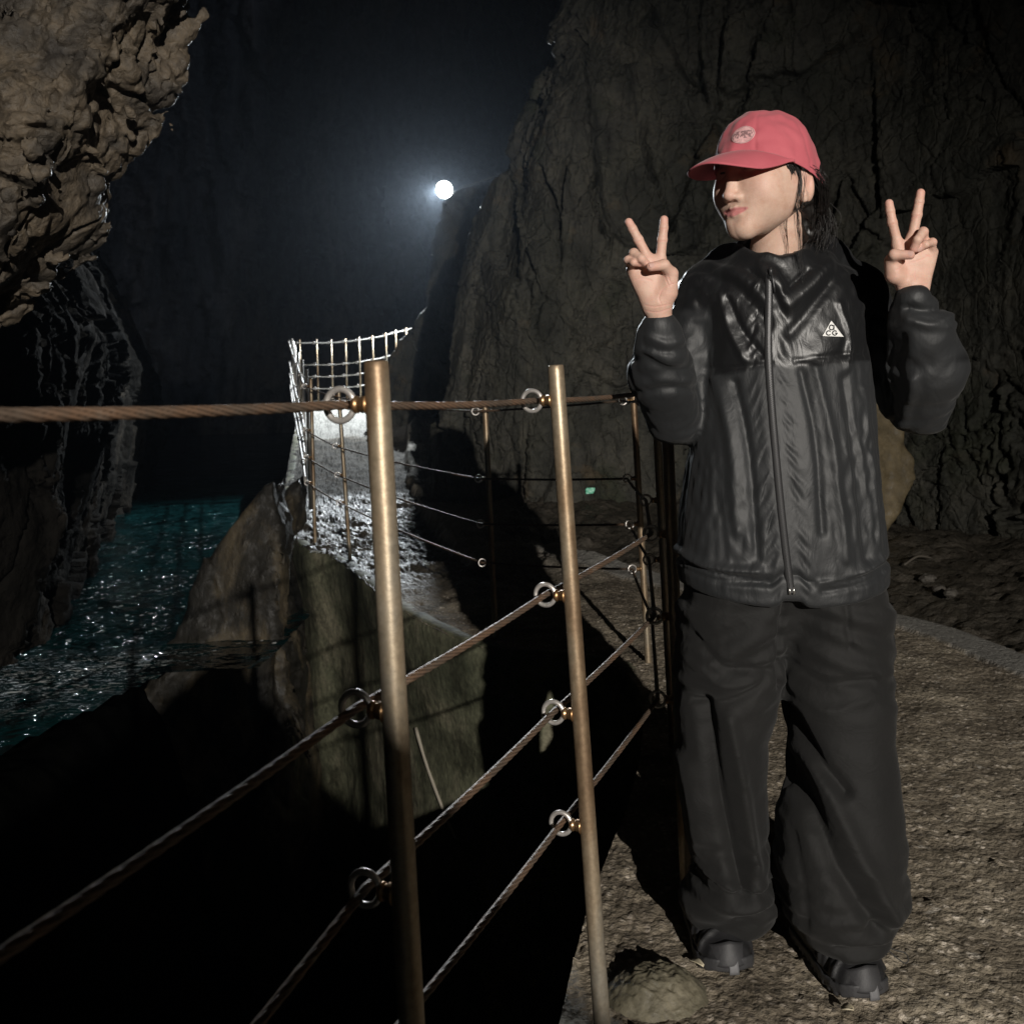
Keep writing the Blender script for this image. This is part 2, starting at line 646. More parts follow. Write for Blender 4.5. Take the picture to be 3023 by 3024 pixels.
# far path: stony
farw = sstep(5.0, 6.5, gy) * sstep(1.2, .0, gx)
far_dry = sstep(8.8, 10.2, gy + .5 * fbm(G, 1.2, 2, 4))
far_pale = sstep(12.6, 13.4, gy + .3 * fbm(G, 1.5, 2, 6)) * sstep(1.2, 0, gx)
G[..., 2] += farw * (.03 * fbm(G, 6, 3, 3) + .018 * np.abs(fbm(G, 24, 2, 8)))
# raised concrete ledge along the right of the far path
led = spline([(.1, 5.6), (-.28, 6.4), (-.55, 7.3), (-.95, 9.3), (-1.35, 12.5), (-1.5, 15)], 120)
dl, sl_ = dist_poly(gx, gy, led[::4])
sdl = -dl * sl_ + .05 * perlin(G, 3.1, 4) + .025 * perlin(G, 11, 4)
ledge = sstep(-.03, .03, sdl) * sstep(5.8, 6.6, gy) * sstep(2.2, 1.2, gx)
G[..., 2] += ledge * .10
edge_fade = sstep(0, .04, w)[None, :]
# break the lip of the edge
ed = (ec[:, None] - ec[:, None])
ground = mesh_np('ground', G.reshape(-1, 3), grid_quads(NE, NW)[:, ::-1])
tag(ground, kind='structure')
attr(ground, 'strip', np.maximum(np.maximum(strip, ledge * .6), far_pale).ravel())
attr(ground, 'dry', far_dry.ravel())
attr(ground, 'beyond', np.maximum(beyond, farw * (1 - ledge) * (1 - far_pale)).ravel())

k = NT('aggregate_concrete')
v1 = k.voro(58, 'F1', out='Color')
vd = k.voro(58, 'F1')
stone = k.ramp(k.n('ShaderNodeSeparateColor', Color=v1).outputs[0],
               [(.0, (.13, .12, .105)), (.25, (.25, .23, .195)), (.55, (.36, .33, .28)), (.8, (.48, .44, .38)), (.97, (.70, .66, .60))])
mort = k.ramp(k.noise(9, 5), [(.3, (.20, .18, .145)), (.7, (.37, .335, .275))])
col = k.mix(k.val(vd, .28, .5, 1, 0), mort, stone)
col = k.mix(.85, col, k.ramp(k.noise(1.7, 6, .65), [(.32, (.34, .30, .26)), (.5, (.95, .90, .84)), (.66, (1.4, 1.36, 1.28))]), 'MULTIPLY')
col = k.mix(.7, col, k.ramp(k.noise(7.5, 5, .6), [(.34, (.45, .42, .38)), (.6, (1.25, 1.22, 1.18))]), 'MULTIPLY')
col = k.mix(k.val(k.noise(24, 4, .6, k.stretch((.5, 1, 1))), .64, .69, 0, .55), col, (.60, .56, .49))
col = k.mix(k.attr('strip'), col, k.ramp(k.noise(14, 5), [(.3, (.26, .25, .23)), (.7, (.38, .37, .34))]))
col = k.mix(k.attr('beyond'), col, k.ramp(k.noise(7, 6, .65), [(.3, (.03, .027, .022)), (.55, (.075, .066, .052)), (.8, (.14, .12, .1))]))
hgt = k.math('ADD', k.math('MULTIPLY', vd, -1.0), k.noise(160, 4))
nr = k.bump(k.noise(34, 5, .65), .8, .011)
nr = k.bump(hgt, .8, .006, nr)
rg = k.mix(k.attr('beyond'), (.8, .8, .8), k.ramp(k.noise(30, 4), [(.35, (.22, .22, .22)), (.6, (.6, .6, .6))]))
rg = k.mix(k.attr('dry'), rg, (.9, .9, .9))
ground.data.materials.append(k.fin(col, rg, 0, nr, Specular_IOR_Level=.35))

# ------------------------------------------------------------------ concrete retaining wall under the edge
k = NT('mossy_concrete')
st = k.stretch((1, 1, .38))
drip = k.noise(6, 7, .68, st, .8)
col = k.ramp(k.noise(2.2, 5, .6), [(.3, (.09, .10, .065)), (.5, (.19, .195, .13)), (.62, (.30, .28, .20)), (.8, (.24, .225, .165))])
col = k.mix(k.val(drip, .60, .70, 0, .75), col, (.30, .27, .20))
col = k.mix(k.val(k.noise(4.5, 7, .7), .36, .52, .8, 0), col, (.035, .036, .022))
col = k.mix(.6, col, k.ramp(k.noise(30, 5, .65), [(.34, (.45, .45, .42)), (.64, (1.4, 1.38, 1.3))]), 'MULTIPLY')
nr = k.bump(k.noise(24, 6, .6), .5, .012)
nr = k.bump(drip, .4, .02, nr)
M['concrete'] = k.fin(col, .7, 0, nr)
NC, NZ = 700, 150
cw = spline(EDGE, NC)
t = np.gradient(cw, axis=0)
cn = np.stack([-t[:, 1], t[:, 0]], 1)
cn /= np.linalg.norm(cn, axis=1)[:, None]
B = np.zeros((NC, NZ, 3), np.float32)
top = ground_z(cw[:, 0], cw[:, 1]) + .012 - .07 * sstep(4.3, 3.6, cw[:, 1])
B[..., 2] = top[:, None] + np.linspace(0, -3.4, NZ)[None]
B[..., :2] = cw[:, None]
dep = (top[:, None] - B[..., 2])
off = .006 * fbm(B, 6, 4) + .018 * perlin(B, .9) * sstep(0, .4, dep) - .06 * sstep(.05, .6, dep) - .012 * (1 - sstep(0, .03, dep))
off += .03 * np.where(dep > 1.0, fbm(B, 2.2, 4, 3), 0) * sstep(1.0, 1.8, dep)
near = sstep(4.3, 3.6, cw[:, 1])[:, None]
off = off * (1 - near) - near * .22 * sstep(.0, .25, dep)
B[..., :2] += cn[:, None] * off[..., None]
lip = B[:, :1].copy()
lip[..., :2] -= cn[:, None] * .07
lip[..., 2] += .004
lip[:, 0, 2] = top - .006
B = np.concatenate([lip, B], 1)
rw = mesh_np('retaining_wall', B.reshape(-1, 3), grid_quads(NC, NZ + 1), M['concrete'])
tag(rw, 'mossy green concrete retaining wall that carries the railed path above the water', 'wall')

# ------------------------------------------------------------------ rock buttress between wall and water
def buttress(p):
    x, y, z = p[..., 0], p[..., 1], p[..., 2]
    e = np.array([P(a, b_, 7.0) for a, b_ in ((880, 1345), (850, 1372), (770, 1450), (700, 1535), (640, 1600), (600, 1700), (560, 1830), (505, 2000), (480, 2150), (470, 2500))])
    o = np.argsort(e[:, 2])
    xl = np.interp(z, e[o, 2], e[o, 0]) + .04
    xr = np.interp(z, [-3, -1.2, -.3, .2, .8], [-1.45, -1.50, -1.56, -1.60, -1.64])
    d = np.maximum(np.maximum(xl - x, x - xr) * .8, np.abs(y - 7.35 + .25 * (z + .2) * 0) - .62 - .25 * np.clip(.4 - z, 0, 2))
    d = np.maximum(d, z - .74)
    b = np.abs(d) < .4
    o = d.copy()
    pb = p[b]
    o[b] = d[b] - .62 * crag(pb, 1.0, .5, 63., .6) - .07 * fbm(pb, 1.5, 2)
    return o * .7


v, q = surface_nets(buttress, (-3.9, 4.9, -3.2), (-.2, 9.2, 1.2), .026)
tag(mesh_np('rock_buttress', v, q, M['butt']), kind='structure')

# ------------------------------------------------------------------ brown rock hanging into the picture at top left
def overhang(p):
    x, y, z = p[..., 0], p[..., 1], p[..., 2]
    # right contour of the mass as a function of height
    xr = np.interp(z, [1.20, 1.34, 1.42, 1.50, 1.58, 1.66, 1.78, 2.0, 2.2, 2.35, 2.7], [-1.78, -1.62, -1.48, -1.38, -1.29, -1.20, -1.18, -1.12, -1.02, -.94, -.74])
    d = np.maximum(x - xr, -(y - 2.55 - .18 * (x + 1.3) ** 2 - .22 * (z - 1.9)))
    d = np.maximum(d, 1.40 - z + .25 * np.maximum(0, x + 1.5))
    return d


def overhang_full(p):
    d = overhang(p)
    band = np.abs(d) < .30
    out = d.copy()
    b = p[band]
    wv = np.stack([perlin(b, 3.1, 2), perlin(b, 3.1, 12), perlin(b, 3.1, 22)], -1) * .07
    c = b + wv
    r = d[band] - .10 * fbm(c, 2.7, 2, 8)
    sel = sstep(-.15, .25, perlin(b, 2.2, 15))
    a1, a2, ai = worley(c * np.array([1, 1, 1.25], np.float32), 6.5, 1)
    rnd = ((ai * 29) % 31) / 31.
    r = r - .085 * (.60 - a1) * (.2 + 1.1 * rnd) - .05 * (rnd - .5) * sstep(.0, .2, a2 - a1)
    a1, a2, ai = worley(c, 15, 6)
    rnd = ((ai * 29) % 31) / 31.
    r = r - .050 * (.6 - a1) * (.1 + 1.6 * rnd) * (.45 + .8 * sel)
    a1, a2, ai = worley(c, 37, 3)
    r = r - .020 * (.55 - a1) * (.2 + 1.6 * ((ai * 29) % 31) / 31.)
    pit = perlin(c * np.array([.8, 1, 1.5], np.float32), 5.2, 9)
    r = r + .075 * (1 - sstep(0, .09, np.abs(pit))) * sstep(-.2, .2, perlin(c, 2.9, 33)) + .05 * sstep(.38, .6, perlin(c, 8, 44))
    r = r - .008 * fbm(c, 40, 2, 4)
    out[band] = r
    return out * .6


v, q = surface_nets(overhang_full, (-2.0, 2.1, 1.15), (-.5, 3.0, 2.70), .0060)
tag(mesh_np('overhanging_rock', v, q, M['over']), kind='structure')

# ------------------------------------------------------------------ rock spur that carries the far lamp
def spur(p):
    x, y, z = p[..., 0], p[..., 1], p[..., 2]
    xl = np.interp(z, [0, 1.0, 1.6, 2.2, 2.5, 3.0, 3.25, 3.5, 3.8, 4.0, 4.12, 4.28, 4.6], [-2.1, -1.95, -1.72, -1.45, -1.20, -1.08, -1.10, -1.14, -1.02, -.97, -.85, -.40, .4])
    d = np.maximum(xl - x, np.abs(y - 15.6 - .3 * x) - 1.2)
    return (d - .10 * fbm(p, 1.6, 3, 2) - .035 * fbm(p, 6, 3, 6) + .1 * (1 - sstep(0, .06, np.abs(perlin(p, 1.5, 5))))) * .7


v, q = surface_nets(spur, (-2.8, 13.4, -.2), (2.2, 17.6, 5.2), .05)
tag(mesh_np('rock_spur', v, q, M['wall']), kind='structure')


# ------------------------------------------------------------------ water
k = NT('sea_water')
co = k.stretch((1, 1.0, 1))
foam = k.noise(13, 8, .75, k.stretch((1, 2.0, 1)), 1.6)
col = k.ramp(k.noise(.7, 3), [(.3, (.002, .013, .014)), (.7, (.0035, .025, .026))])
pos = k.n('ShaderNodeSeparateXYZ', Vector=k.co)
fm = k.math('MULTIPLY', k.val(foam, .535, .585, 0, 1), k.attr('surf'))
glint_dots = k.val(k.voro(11, 'F1', k.stretch((1, .7, 1))), .13, .20, 1, 0)
glint_dots = k.math('MULTIPLY', glint_dots, k.val(k.noise(2.6, 4, .6), .47, .56, 0, 1))
fm = k.math('MAXIMUM', fm, k.math('MULTIPLY', glint_dots, k.attr('glints')))  # white dots painted in place of lamp glints on the waves
col = k.mix(fm, col, (.66, .68, .68))
nr = k.bump(k.noise(3.0, 3, .5), 1.0, .38)
nr = k.bump(k.noise(9, 2, .5, None, .8), 1.0, .05, nr)
M['water'] = k.fin(col, .07, 0, nr, IOR=1.36)
WZ = -.38
nx, ny = 240, 260
X, Y = np.meshgrid(-1.5 - 36 * np.linspace(1, 0, nx) ** 1.8, 1 + 61 * np.linspace(0, 1, ny) ** 1.8, indexing='ij')
B = np.stack([X, Y, np.full_like(X, WZ)], -1).astype(np.float32)
B[..., 2] += .02 * perlin(B, 1.1) + .03 * perlin(B, .4, 3)
wq = grid_quads(nx, ny)
wc = B.reshape(-1, 3)[wq].mean(1)
wq = wq[~((wc[:, 1] < 5.75) & (wc[:, 0] > -2.35 + .25 * (wc[:, 1] - 4.5)))]
wat = mesh_np('water', B.reshape(-1, 3), wq, M['water'])
tag(wat, kind='structure')
fo = sstep(1.6, .3, np.hypot((X + 2.85) / .7, (Y - 5.7) / .55)) + .6 * sstep(.8, .2, np.hypot(X + 2.1, (Y - 6.1) / .5))
attr(wat, 'surf', np.clip(fo, 0, 1).ravel())
attr(wat, 'glints', (sstep(5.6, 6.6, Y) * sstep(13, 9.5, Y) * sstep(-.2, .6, X + .33 * Y + 1.9 + 2.2)).ravel())

# unseen block added behind the camera, shaped to shade the chasm from walkway lamp
def lamp_blocker(p):
    x, y, z = p[..., 0], p[..., 1], p[..., 2]
    t = np.interp(x, [-3.5, -.5, .1, .37, .6, .76, .88, 1.13, 1.3, 1.45], [1.3, 1.32, 1.28, 1.40, 1.64, 1.42, 1.28, 1.06, .5, -.6])
    d = np.maximum(np.abs(y + 2.1) - .45, z - t) * .6
    return d - .02 * fbm(p, 3.5, 3, 4)


v, q = surface_nets(lamp_blocker, (-3.8, -2.9, -.5), (1.7, -1.3, 2.0), .04)
tag(mesh_np('unseen_lamp_blocker', v, q, M['wall']), kind='structure')

# shelf added under the near railing, its black colour standing in for shade, dropping into the pit at the foot of the wall
nx, ny = 260, 260
X, Y = np.meshgrid(np.linspace(-5.2, 1.2, nx), np.linspace(-.8, 9.5, ny), indexing='ij')
B = np.stack([X, Y, np.zeros_like(X)], -1).astype(np.float32)
shore = 3.5 + 1.1 * (X + 2.1) * (X > -2.1) + .22 * perlin(B, .9, 5)
zsh = -.28 - .34 * sstep(-.3, .4, Y - shore) * (X < -.9)
zsh = np.where(X > -2.6, zsh - 1.9 * sstep(-2.5, -1.5, X), zsh)
B[..., 2] = zsh + .07 * fbm(B, 1.6, 4, 2) + .02 * fbm(B, 7, 3)
M['shelf'] = rock_mat('shade_black', [(.3, (.0015, .0018, .0015)), (.6, (.004, .004, .0035)), (.8, (.008, .007, .0055))], 2, fine=20, bump=.4, bd=.02, wetness=.0, rough=(.9, 1))
shf = mesh_np('shade_shelf', B.reshape(-1, 3), grid_quads(nx, ny), M['shelf'])
tag(shf, kind='structure')

# tan slab leaning at the foot of the right-hand face
def slab(p):
    x, y, z = p[..., 0], p[..., 1], p[..., 2]
    xr = np.interp(z, [0, .3, .55, .7, 1.0, 1.6], [2.40, 2.62, 2.76, 2.72, 2.66, 2.56])
    d = np.maximum(np.maximum(x - xr, 1.7 - x), np.maximum(np.abs(y - 6.95 - .08 * z - .1 * (x - 2.3)) - .16, z - 1.5))
    return (d - .03 * fbm(p, 3, 3, 4) - .012 * fbm(p, 14, 3, 7)) * .7


v, q = surface_nets(slab, (1.6, 6.5, -.1), (2.95, 7.6, 1.65), .02)
M['tan'] = rock_mat('tan_rock', [(.3, (.10, .08, .045)), (.6, (.19, .15, .085)), (.8, (.24, .19, .12))], 3, fine=45, bump=.6, bd=.02)
tag(mesh_np('rock_slab', v, q, M['tan']), kind='structure')

# cave roof and the dark end behind the photographer
nx, ny = 90, 150
X, T = np.meshgrid(np.linspace(-46, 20, nx), np.linspace(0, 1, ny), indexing='ij')
yv = np.interp(T, [0, .3, 1], [-12, -12, 26])
zv = np.interp(T, [0, .3, 1], [-4, 13, 14.5])
B = np.stack([X, yv, zv], -1).astype(np.float32)
B[..., 2] += .9 * fbm(B, .22, 3, 3)
B[..., 1] += .9 * fbm(B, .3, 3, 13)
tag(mesh_np('cave_roof', B.reshape(-1, 3), grid_quads(nx, ny), M['dark']), kind='structure')
# ================================================================== railings
def metal(name, stops, rough, met=.75, scale=14, stretch=(1, 1, .2)):
    k = NT(name)
    co = k.stretch(stretch)
    n1 = k.noise(scale, 5, .6, co)
    n2 = k.noise(120, 4, .6)
    col = k.ramp(n1, stops)
    col = k.mix(.4, col, k.ramp(n2, [(.3, (.45, .4, .35)), (.7, (1.3, 1.25, 1.2))]), 'MULTIPLY')
    nr = k.bump(n2, .15, .002)
    return k.fin(col, k.val(n1, .3, .7, rough + .12, rough - .06), met, nr)


M['post'] = metal('rust_stained_steel', [(.30, (.13, .08, .045)), (.42, (.28, .20, .125)), (.52, (.42, .345, .245)), (.62, (.38, .35, .29)), (.74, (.30, .21, .13))], .42, .62, 9, (1, 1, .28))
M['ring'] = metal('stainless_ring', [(.3, (.66, .63, .60)), (.7, (.82, .80, .78))], .34, .70)
M['collar'] = metal('bronzed_collar', [(.3, (.28, .15, .06)), (.7, (.62, .42, .24))], .34, .85, 40, (1, 1, 1))
M['cable'] = metal('rusty_wire_rope', [(.3, (.07, .05, .038)), (.5, (.14, .105, .08)), (.75, (.24, .19, .15))], .6, .4, 25, (1, 1, 1))
k = NT('wire_rope')
n1, n2 = k.noise(9, 5, .65), k.noise(70, 4, .6)
col = k.ramp(n1, [(.28, (.085, .055, .038)), (.45, (.16, .12, .09)), (.58, (.22, .135, .085)), (.72, (.30, .25, .20))])
col = k.mix(k.val(k.attr('groove'), .25, .85, 0, .92), col, (.018, .012, .008))
M['cable'] = k.fin(col, .55, .3, k.bump(n2, .3, .001))
k = NT('lit_wire_rope')
M['lit_rope'] = k.fin((.62, .60, .57), .5, .2)  # far ropes: the floodlight's brightness is put into the pale colour
M['galv'] = metal('galvanised_steel', [(.3, (.42, .40, .36)), (.7, (.6, .58, .55))], .35, .9)


def eye_bolt(post, c, axis_pt, along, fine=True):
    """stainless eye ring with its bronzed collar, welded to the post"""
    c, a = np.asarray(c, float), np.asarray(axis_pt, float)
    d = a - c
    L = np.linalg.norm(d)
    d /= L
    n, kk = (40, 12) if fine else (16, 6)
    MB().torus(c, along, .0175, .0038, n, kk).build('eye_ring', M['ring'], post)
    s0, s1 = c + d * .0165, a - d * .0115
    pr = [(0, .0072), (.18, .0098), (.30, .0098), (.36, .0078), (.50, .0078), (.56, .0094), (.80, .0094), (.9, .0112), (1, .0128)]
    MB().tube([s0 + (s1 - s0) * u for u, _ in pr], [r for _, r in pr], 18 if fine else 8).build('collar', M['collar'], post)


def post_obj(root, top, base, r=.0138, fine=True):
    top, base = np.asarray(top, float), np.asarray(base, float)
    d = (top - base) / np.linalg.norm(top - base)
    pts = [base, base + d * .02, base + d * .4, top - d * .012, top - d * .002, top]
    return MB().tube(pts, [r * 1.02, r, r, r, r * .97, r * .86], 28 if fine else 10).build('post', M['post'], root)


def cable(root, pts, fine=True, r=.0056, sag=.006):
    pts = np.asarray(pts, float)
    out = []
    for a, b in zip(pts[:-1], pts[1:]):
        L = np.linalg.norm(b - a)
        n = max(3, int(L / (.0065 if fine else .25)))
        u = np.linspace(0, 1, n, endpoint=False)[:, None]
        s = a + (b - a) * u
        s[:, 2] -= (4 * u * (1 - u))[:, 0] * sag * L
        out.append(s)
    out.append(pts[-1:])
    s = np.vstack(out)
    if fine:
        m = MB().tube(s, r, 24, lobes=6, lay=.13, depth=.30)
        attr(m.build('cable', M['cable'], root), 'groove', m.g)
    else:
        MB().tube(s, r, 6).build('cable', M['lit_rope'], root)


def lerp(a, b, t):
    return np.asarray(a) + (np.asarray(b) - np.asarray(a)) * t


# posts of the near run: (top pixel, low pixel, distance), then eye-bolt heights in pixels on each post
runA = empty('railing', (.1, 1.6, 0))
tag(runA, 'rust stained wire rope railing along the path edge beside the person in the red cap', 'railing')


def vpost(tp, lp, y, ry):
    """post through two pixels at one distance, with its eye-bolts at the pixel rows ry (returned as metres below the top)"""
    a, b = P(*tp, y), P(*lp, y)
    L = np.linalg.norm(b - a)
    hs = [L * (r - tp[1]) / (lp[1] - tp[1]) for r in ry]
    b = a + (b - a) * (a[2] - ground_z(a[0], a[1]) + .02) / (a[2] - b[2])
    return (a, b), hs


posts, hts = map(list, zip(
    vpost((1110, 1066), (1216, 3024), 1.08, (1198, 2122, 2655, 3140)),
    vpost((1640, 1078), (1777, 3024), 1.68, (1186, 1778, 2130, 2458)),
    vpost((1962, 1085), (2004, 2100), 2.33, (1160, 1582, 1825, 2068)),
    vpost((1932, 1130), (1972, 1900), 3.25, (1180, 1480, 1655, 1825)),
    vpost((1868, 1146), (1913, 1945), 4.28, (1183, 1415, 1550, 1682)),
    vpost((1432, 1196), (1452, 1640), 4.75, (1214, 1413, 1547, 1660)),
    vpost((1000, 1152), (1033, 1641), 6.8, (1170, 1318, 1403, 1484)),
    vpost((918, 1118), (930, 1575), 7.35, (1140, 1271, 1351, 1426))))
# the post nearest the camera, outside the picture: its bolts lie where the ropes leave the frame
(a1_, b1_), (a2_, b2_) = posts[0], posts[1]
p0a, p0b = a1_ * 2 - a2_, b1_ * 2 - b2_
p0b[2] = -.02
h0 = []
for (qx, qy), i in (((0, 1212), 0), ((0, 2834), 1), ((767, 3024), 2), (None, 3) if False else ((900, 3500), 3)):
    c1 = a1_ + (b1_ - a1_) / np.linalg.norm(b1_ - a1_) * hts[0][i] + np.array([-.047, .015, 0])
    c0 = c1 * 1.0
    c0[:2] = 2 * c1[:2] - (a2_ + np.array([-.047, .015, 0]))[:2]
    d = ray(qx, qy)
    # where the rope's upright plane meets this line of sight
    n_ = np.array([-(c1 - c0)[1], (c1 - c0)[0]])
    t_ = ((c1[:2] - _O[:2]) @ n_) / (d[:2] @ n_)
    w_ = _O + d * t_
    f_ = np.linalg.norm(w_[:2] - c1[:2]) / np.linalg.norm(c0[:2] - c1[:2])
    h0.append(c1[2] + (w_[2] - c1[2]) / f_)
p0a[2] = h0[0] + .06
hts.insert(0, [p0a[2] - z_ for z_ in h0])
posts.insert(0, (p0a, p0b))
rings = []
root = None


def build_run(root, idx, fine):
    objs = []
    o3 = np.array(root.location)
    for i in idx:
        a, b = posts[i]
        j0, j1 = max(0, i - 1), min(len(posts) - 1, i + 1)
        along = posts[j1][0] - posts[j0][0]
        along[2] = 0
        along /= np.linalg.norm(along)
        side = np.array([-along[1], along[0], 0])
        if side[0] > 0 and i > 5:
            side = -side
        if i >= 5:
            side = np.array([-1, -.15, 0.])
            side /= np.linalg.norm(side)
        po = post_obj(root, a - o3, b - o3, fine=i < 6)
        for h in hts[i]:
            ax = a + (b - a) * (h / np.linalg.norm(a - b))
            c = ax + side * .047
            rings.append((i, c))
            eye_bolt(po, c - o3, ax - o3, np.cross(side, (0, 0, 1)), fine=i < 5)


def ring_at(i, l):
    return [c for j, c in rings if j == i][l]


build_run(runA, range(0, 6), True)
runB = empty('railing', (-.8, 6., 0))
tag(runB, 'railing of dark wires crossing above the mossy concrete wall, between two thin far posts', 'railing')
build_run(runB, range(6, 9), True)
for l in range(4):
    cable(runA, [ring_at(i, l) - np.array(runA.location) for i in range(0, 6)], True)
    cable(runB, [ring_at(i, l) - np.array(runB.location) for i in range(5, 9)], True, r=.0052)

# the run that follows the channel edge up to the far corner, then the run across the far landing
posts_c = [P(905, 1090, 8.2), P(892, 1062, 9.6), P(880, 1040, 11.2), P(871, 1020, 13), P(866, 1008, 14.8), P(862, 1000, 16.4)]
runC = empty('railing', tuple(posts_c[0] - np.array([0, 0, 1.1])))
tag(runC, 'railing seen end on, climbing along the channel edge to the far corner', 'railing')
far_x = [885, 935, 978, 1020, 1060, 1100, 1139, 1168, 1199, 1240]
far_y = [1003, 1003, 1003, 1000, 996, 990, 983, 974, 968, 955]
far_d = [16.4, 16.4, 16.4, 16.4, 16.4, 16.5, 16.6, 16.7, 16.8, 17.0]
posts_d = [P(a, b, c) for a, b, c in zip(far_x, far_y, far_d)]
runD = empty('railing', tuple(posts_d[0] - np.array([0, 0, 1.1])))
tag(runD, 'far railing glowing white in the floodlight, across the landing below the lamp', 'railing')
for rt_, pl in ((runC, posts_c), (runD, posts_d)):
    o3 = np.array(rt_.location)
    lines = [[] for _ in range(4)]
    for i, a in enumerate(pl):
        b = a - np.array([-.02, 0, 1.22 if rt_ is runD else 1.15])
        po = MB().tube([a - o3, b - o3], .0145, 8).build('post', M['galv'] if rt_ is runC else M['post'], rt_)
        for l, h in enumerate((.05, .39, .575, .76)):
            c = lerp(a, b, h / 1.15) + np.array([-.045, -.02, 0])
            lines[l].append(c - o3)
            MB().torus(c - o3, (.3, 1, 0), .019, .006, 12, 6).build('eye_ring', M['ring'], po)
    for l in range(4):
        cable(rt_, (([posts[8][0] + np.array([-.05, 0, -.05 - [0, .33, .52, .70][l]]) - o3] if rt_ is runC else []) + lines[l]), False, r=.0105, sag=.012)

# ------------------------------------------------------------------ far floodlight
fl = empty('floodlight', tuple(FAR))
tag(fl, 'blazing round white floodlight on the rock spur over the far railing', 'floodlight')
k = NT('black_rubber')
M['rubber_black'] = k.fin((.01, .01, .01), .8)
axis = np.array([-.35, -1, -.32])
axis /= np.linalg.norm(axis)
k = NT('lit_lens')
k.fin((1, 1, 1))
k.b.inputs['Emission Color'].default_value = (1, .98, .95, 1)
k.b.inputs['Emission Strength'].default_value = 40
M['lens'] = k.m
z3 = np.zeros(3)
pr = [(-.16, .03), (-.155, .07), (-.06, .11), (-.02, .155), (.0, .165), (.004, .155)]
MB().tube([z3 + axis * a for a, _ in pr], [b for _, b in pr], 24).build('housing', M['galv'], fl)
MB().tube([axis * .006, axis * .03, axis * .05, axis * .056], [.15, .14, .085, .01], 24).build('lens', M['lens'], fl)
MB().tube([axis * -.08 + np.array([.10, 0, 0]), np.array([.30, .25, -.12]), np.array([.6, .3, -.2])], .018, 8).build('bracket', M['galv'], fl)
MB().tube(spline([(.1, .1, 0), (.6, -.3, .05), (1.3, -1.0, .12), (2.0, -1.6, .1)], 20), .010, 6).build('streak_cable', M['rubber_black'], fl)  # made-up cable laid along the lens streak beside the lamp

# haze of sea spray and damp air in the cave
hz = MB()
x0, x1, y0, y1, z0, z1 = -48, 22, -15, 66, -5.6, 36
vv = [(x, y, z) for x in (x0, x1) for y in (y0, y1) for z in (z0, z1)]
hz.add(vv, [(0, 1, 3, 2), (4, 6, 7, 5), (0, 4, 5, 1), (2, 3, 7, 6), (0, 2, 6, 4), (1, 5, 7, 3)])
haze = hz.build('haze', None, None, False)
hm = bpy.data.materials.new('damp_air')
hm.use_nodes = True
hm.node_tree.nodes.remove(hm.node_tree.nodes['Principled BSDF'])
pv = hm.node_tree.nodes.new('ShaderNodeVolumePrincipled')
pv.inputs['Color'].default_value = (.72, .84, 1, 1)
pv.inputs['Density'].default_value = .00048
pv.inputs['Anisotropy'].default_value = .78
hm.node_tree.links.new(pv.outputs[0], hm.node_tree.nodes['Material Output'].inputs['Volume'])
haze.data.materials.append(hm)
tag(haze, kind='stuff')
# ================================================================== the person
f32 = np.float32


def smin(a, b, k):
    h = np.clip(.5 + .5 * (b - a) / k, 0, 1)
    return b + (a - b) * h - k * h * (1 - h)


def smax(a, b, k):
    return -smin(-a, -b, k)


def cone(p, a, b, ra, rb):
    """capsule with two radii"""
    a, b = np.asarray(a, f32), np.asarray(b, f32)
    ab = b - a
    t = np.clip(((p - a) @ ab) / max(1e-9, float(ab @ ab)), 0, 1)
    q = p - a - t[..., None] * ab
    return np.sqrt((q * q).sum(-1)) - (ra + (rb - ra) * t)


def ell(p, c, r):
    r = np.asarray(r, f32)
    q = (p - np.asarray(c, f32)) / r
    k0 = np.sqrt((q * q).sum(-1))
    k1 = np.sqrt(((q / r) ** 2).sum(-1)) + 1e-9
    return k0 * (k0 - 1) / k1


def chain(p, pts, rs, k=.01):
    d = None
    for a, b, ra, rb in zip(pts[:-1], pts[1:], rs[:-1], rs[1:]):
        e = cone(p, a, b, ra, rb)
        d = e if d is None else smin(d, e, k)
    return d


# ---- head frame: x her left, y where she looks, z up; she looks to the picture's left and a little down
HS = 1.15
yaw, pit = R(52), R(-1)
fx = np.array([math.cos(yaw), -math.sin(yaw), 0])
fy = np.array([-math.sin(yaw) * math.cos(pit), -math.cos(yaw) * math.cos(pit), -math.sin(pit)])
fz = np.cross(fy, fx)
HM = np.stack([fx, fy, fz], 1)          # local -> world
HO = P(2258, 519, 2.0)


def hw(p):
    return HO + (np.asarray(p, float) * HS) @ HM.T


def hl(p):
    return ((p - HO.astype(f32)) @ HM.astype(f32)) / HS


LIP_U = [(-.0285, .0748, -.0708), (-.013, .0885, -.0705), (-.0045, .0930, -.0688), (0, .0930, -.0692), (.0045, .0930, -.0688), (.013, .0885, -.0705), (.0285, .0748, -.0708)]
LIP_L = [(-.024, .0775, -.0750), (-.012, .0880, -.0795), (0, .0912, -.0812), (.012, .0880, -.0795), (.024, .0775, -.0750)]


def lipdist(q):
    q = q + np.array([0, .0028, 0], f32)
    return np.minimum(chain(q, LIP_U, [.0008, .0022, .0029, .0026, .0029, .0022, .0008], .003),
                      chain(q, LIP_L, [.0008, .0032, .0040, .0032, .0008], .003))


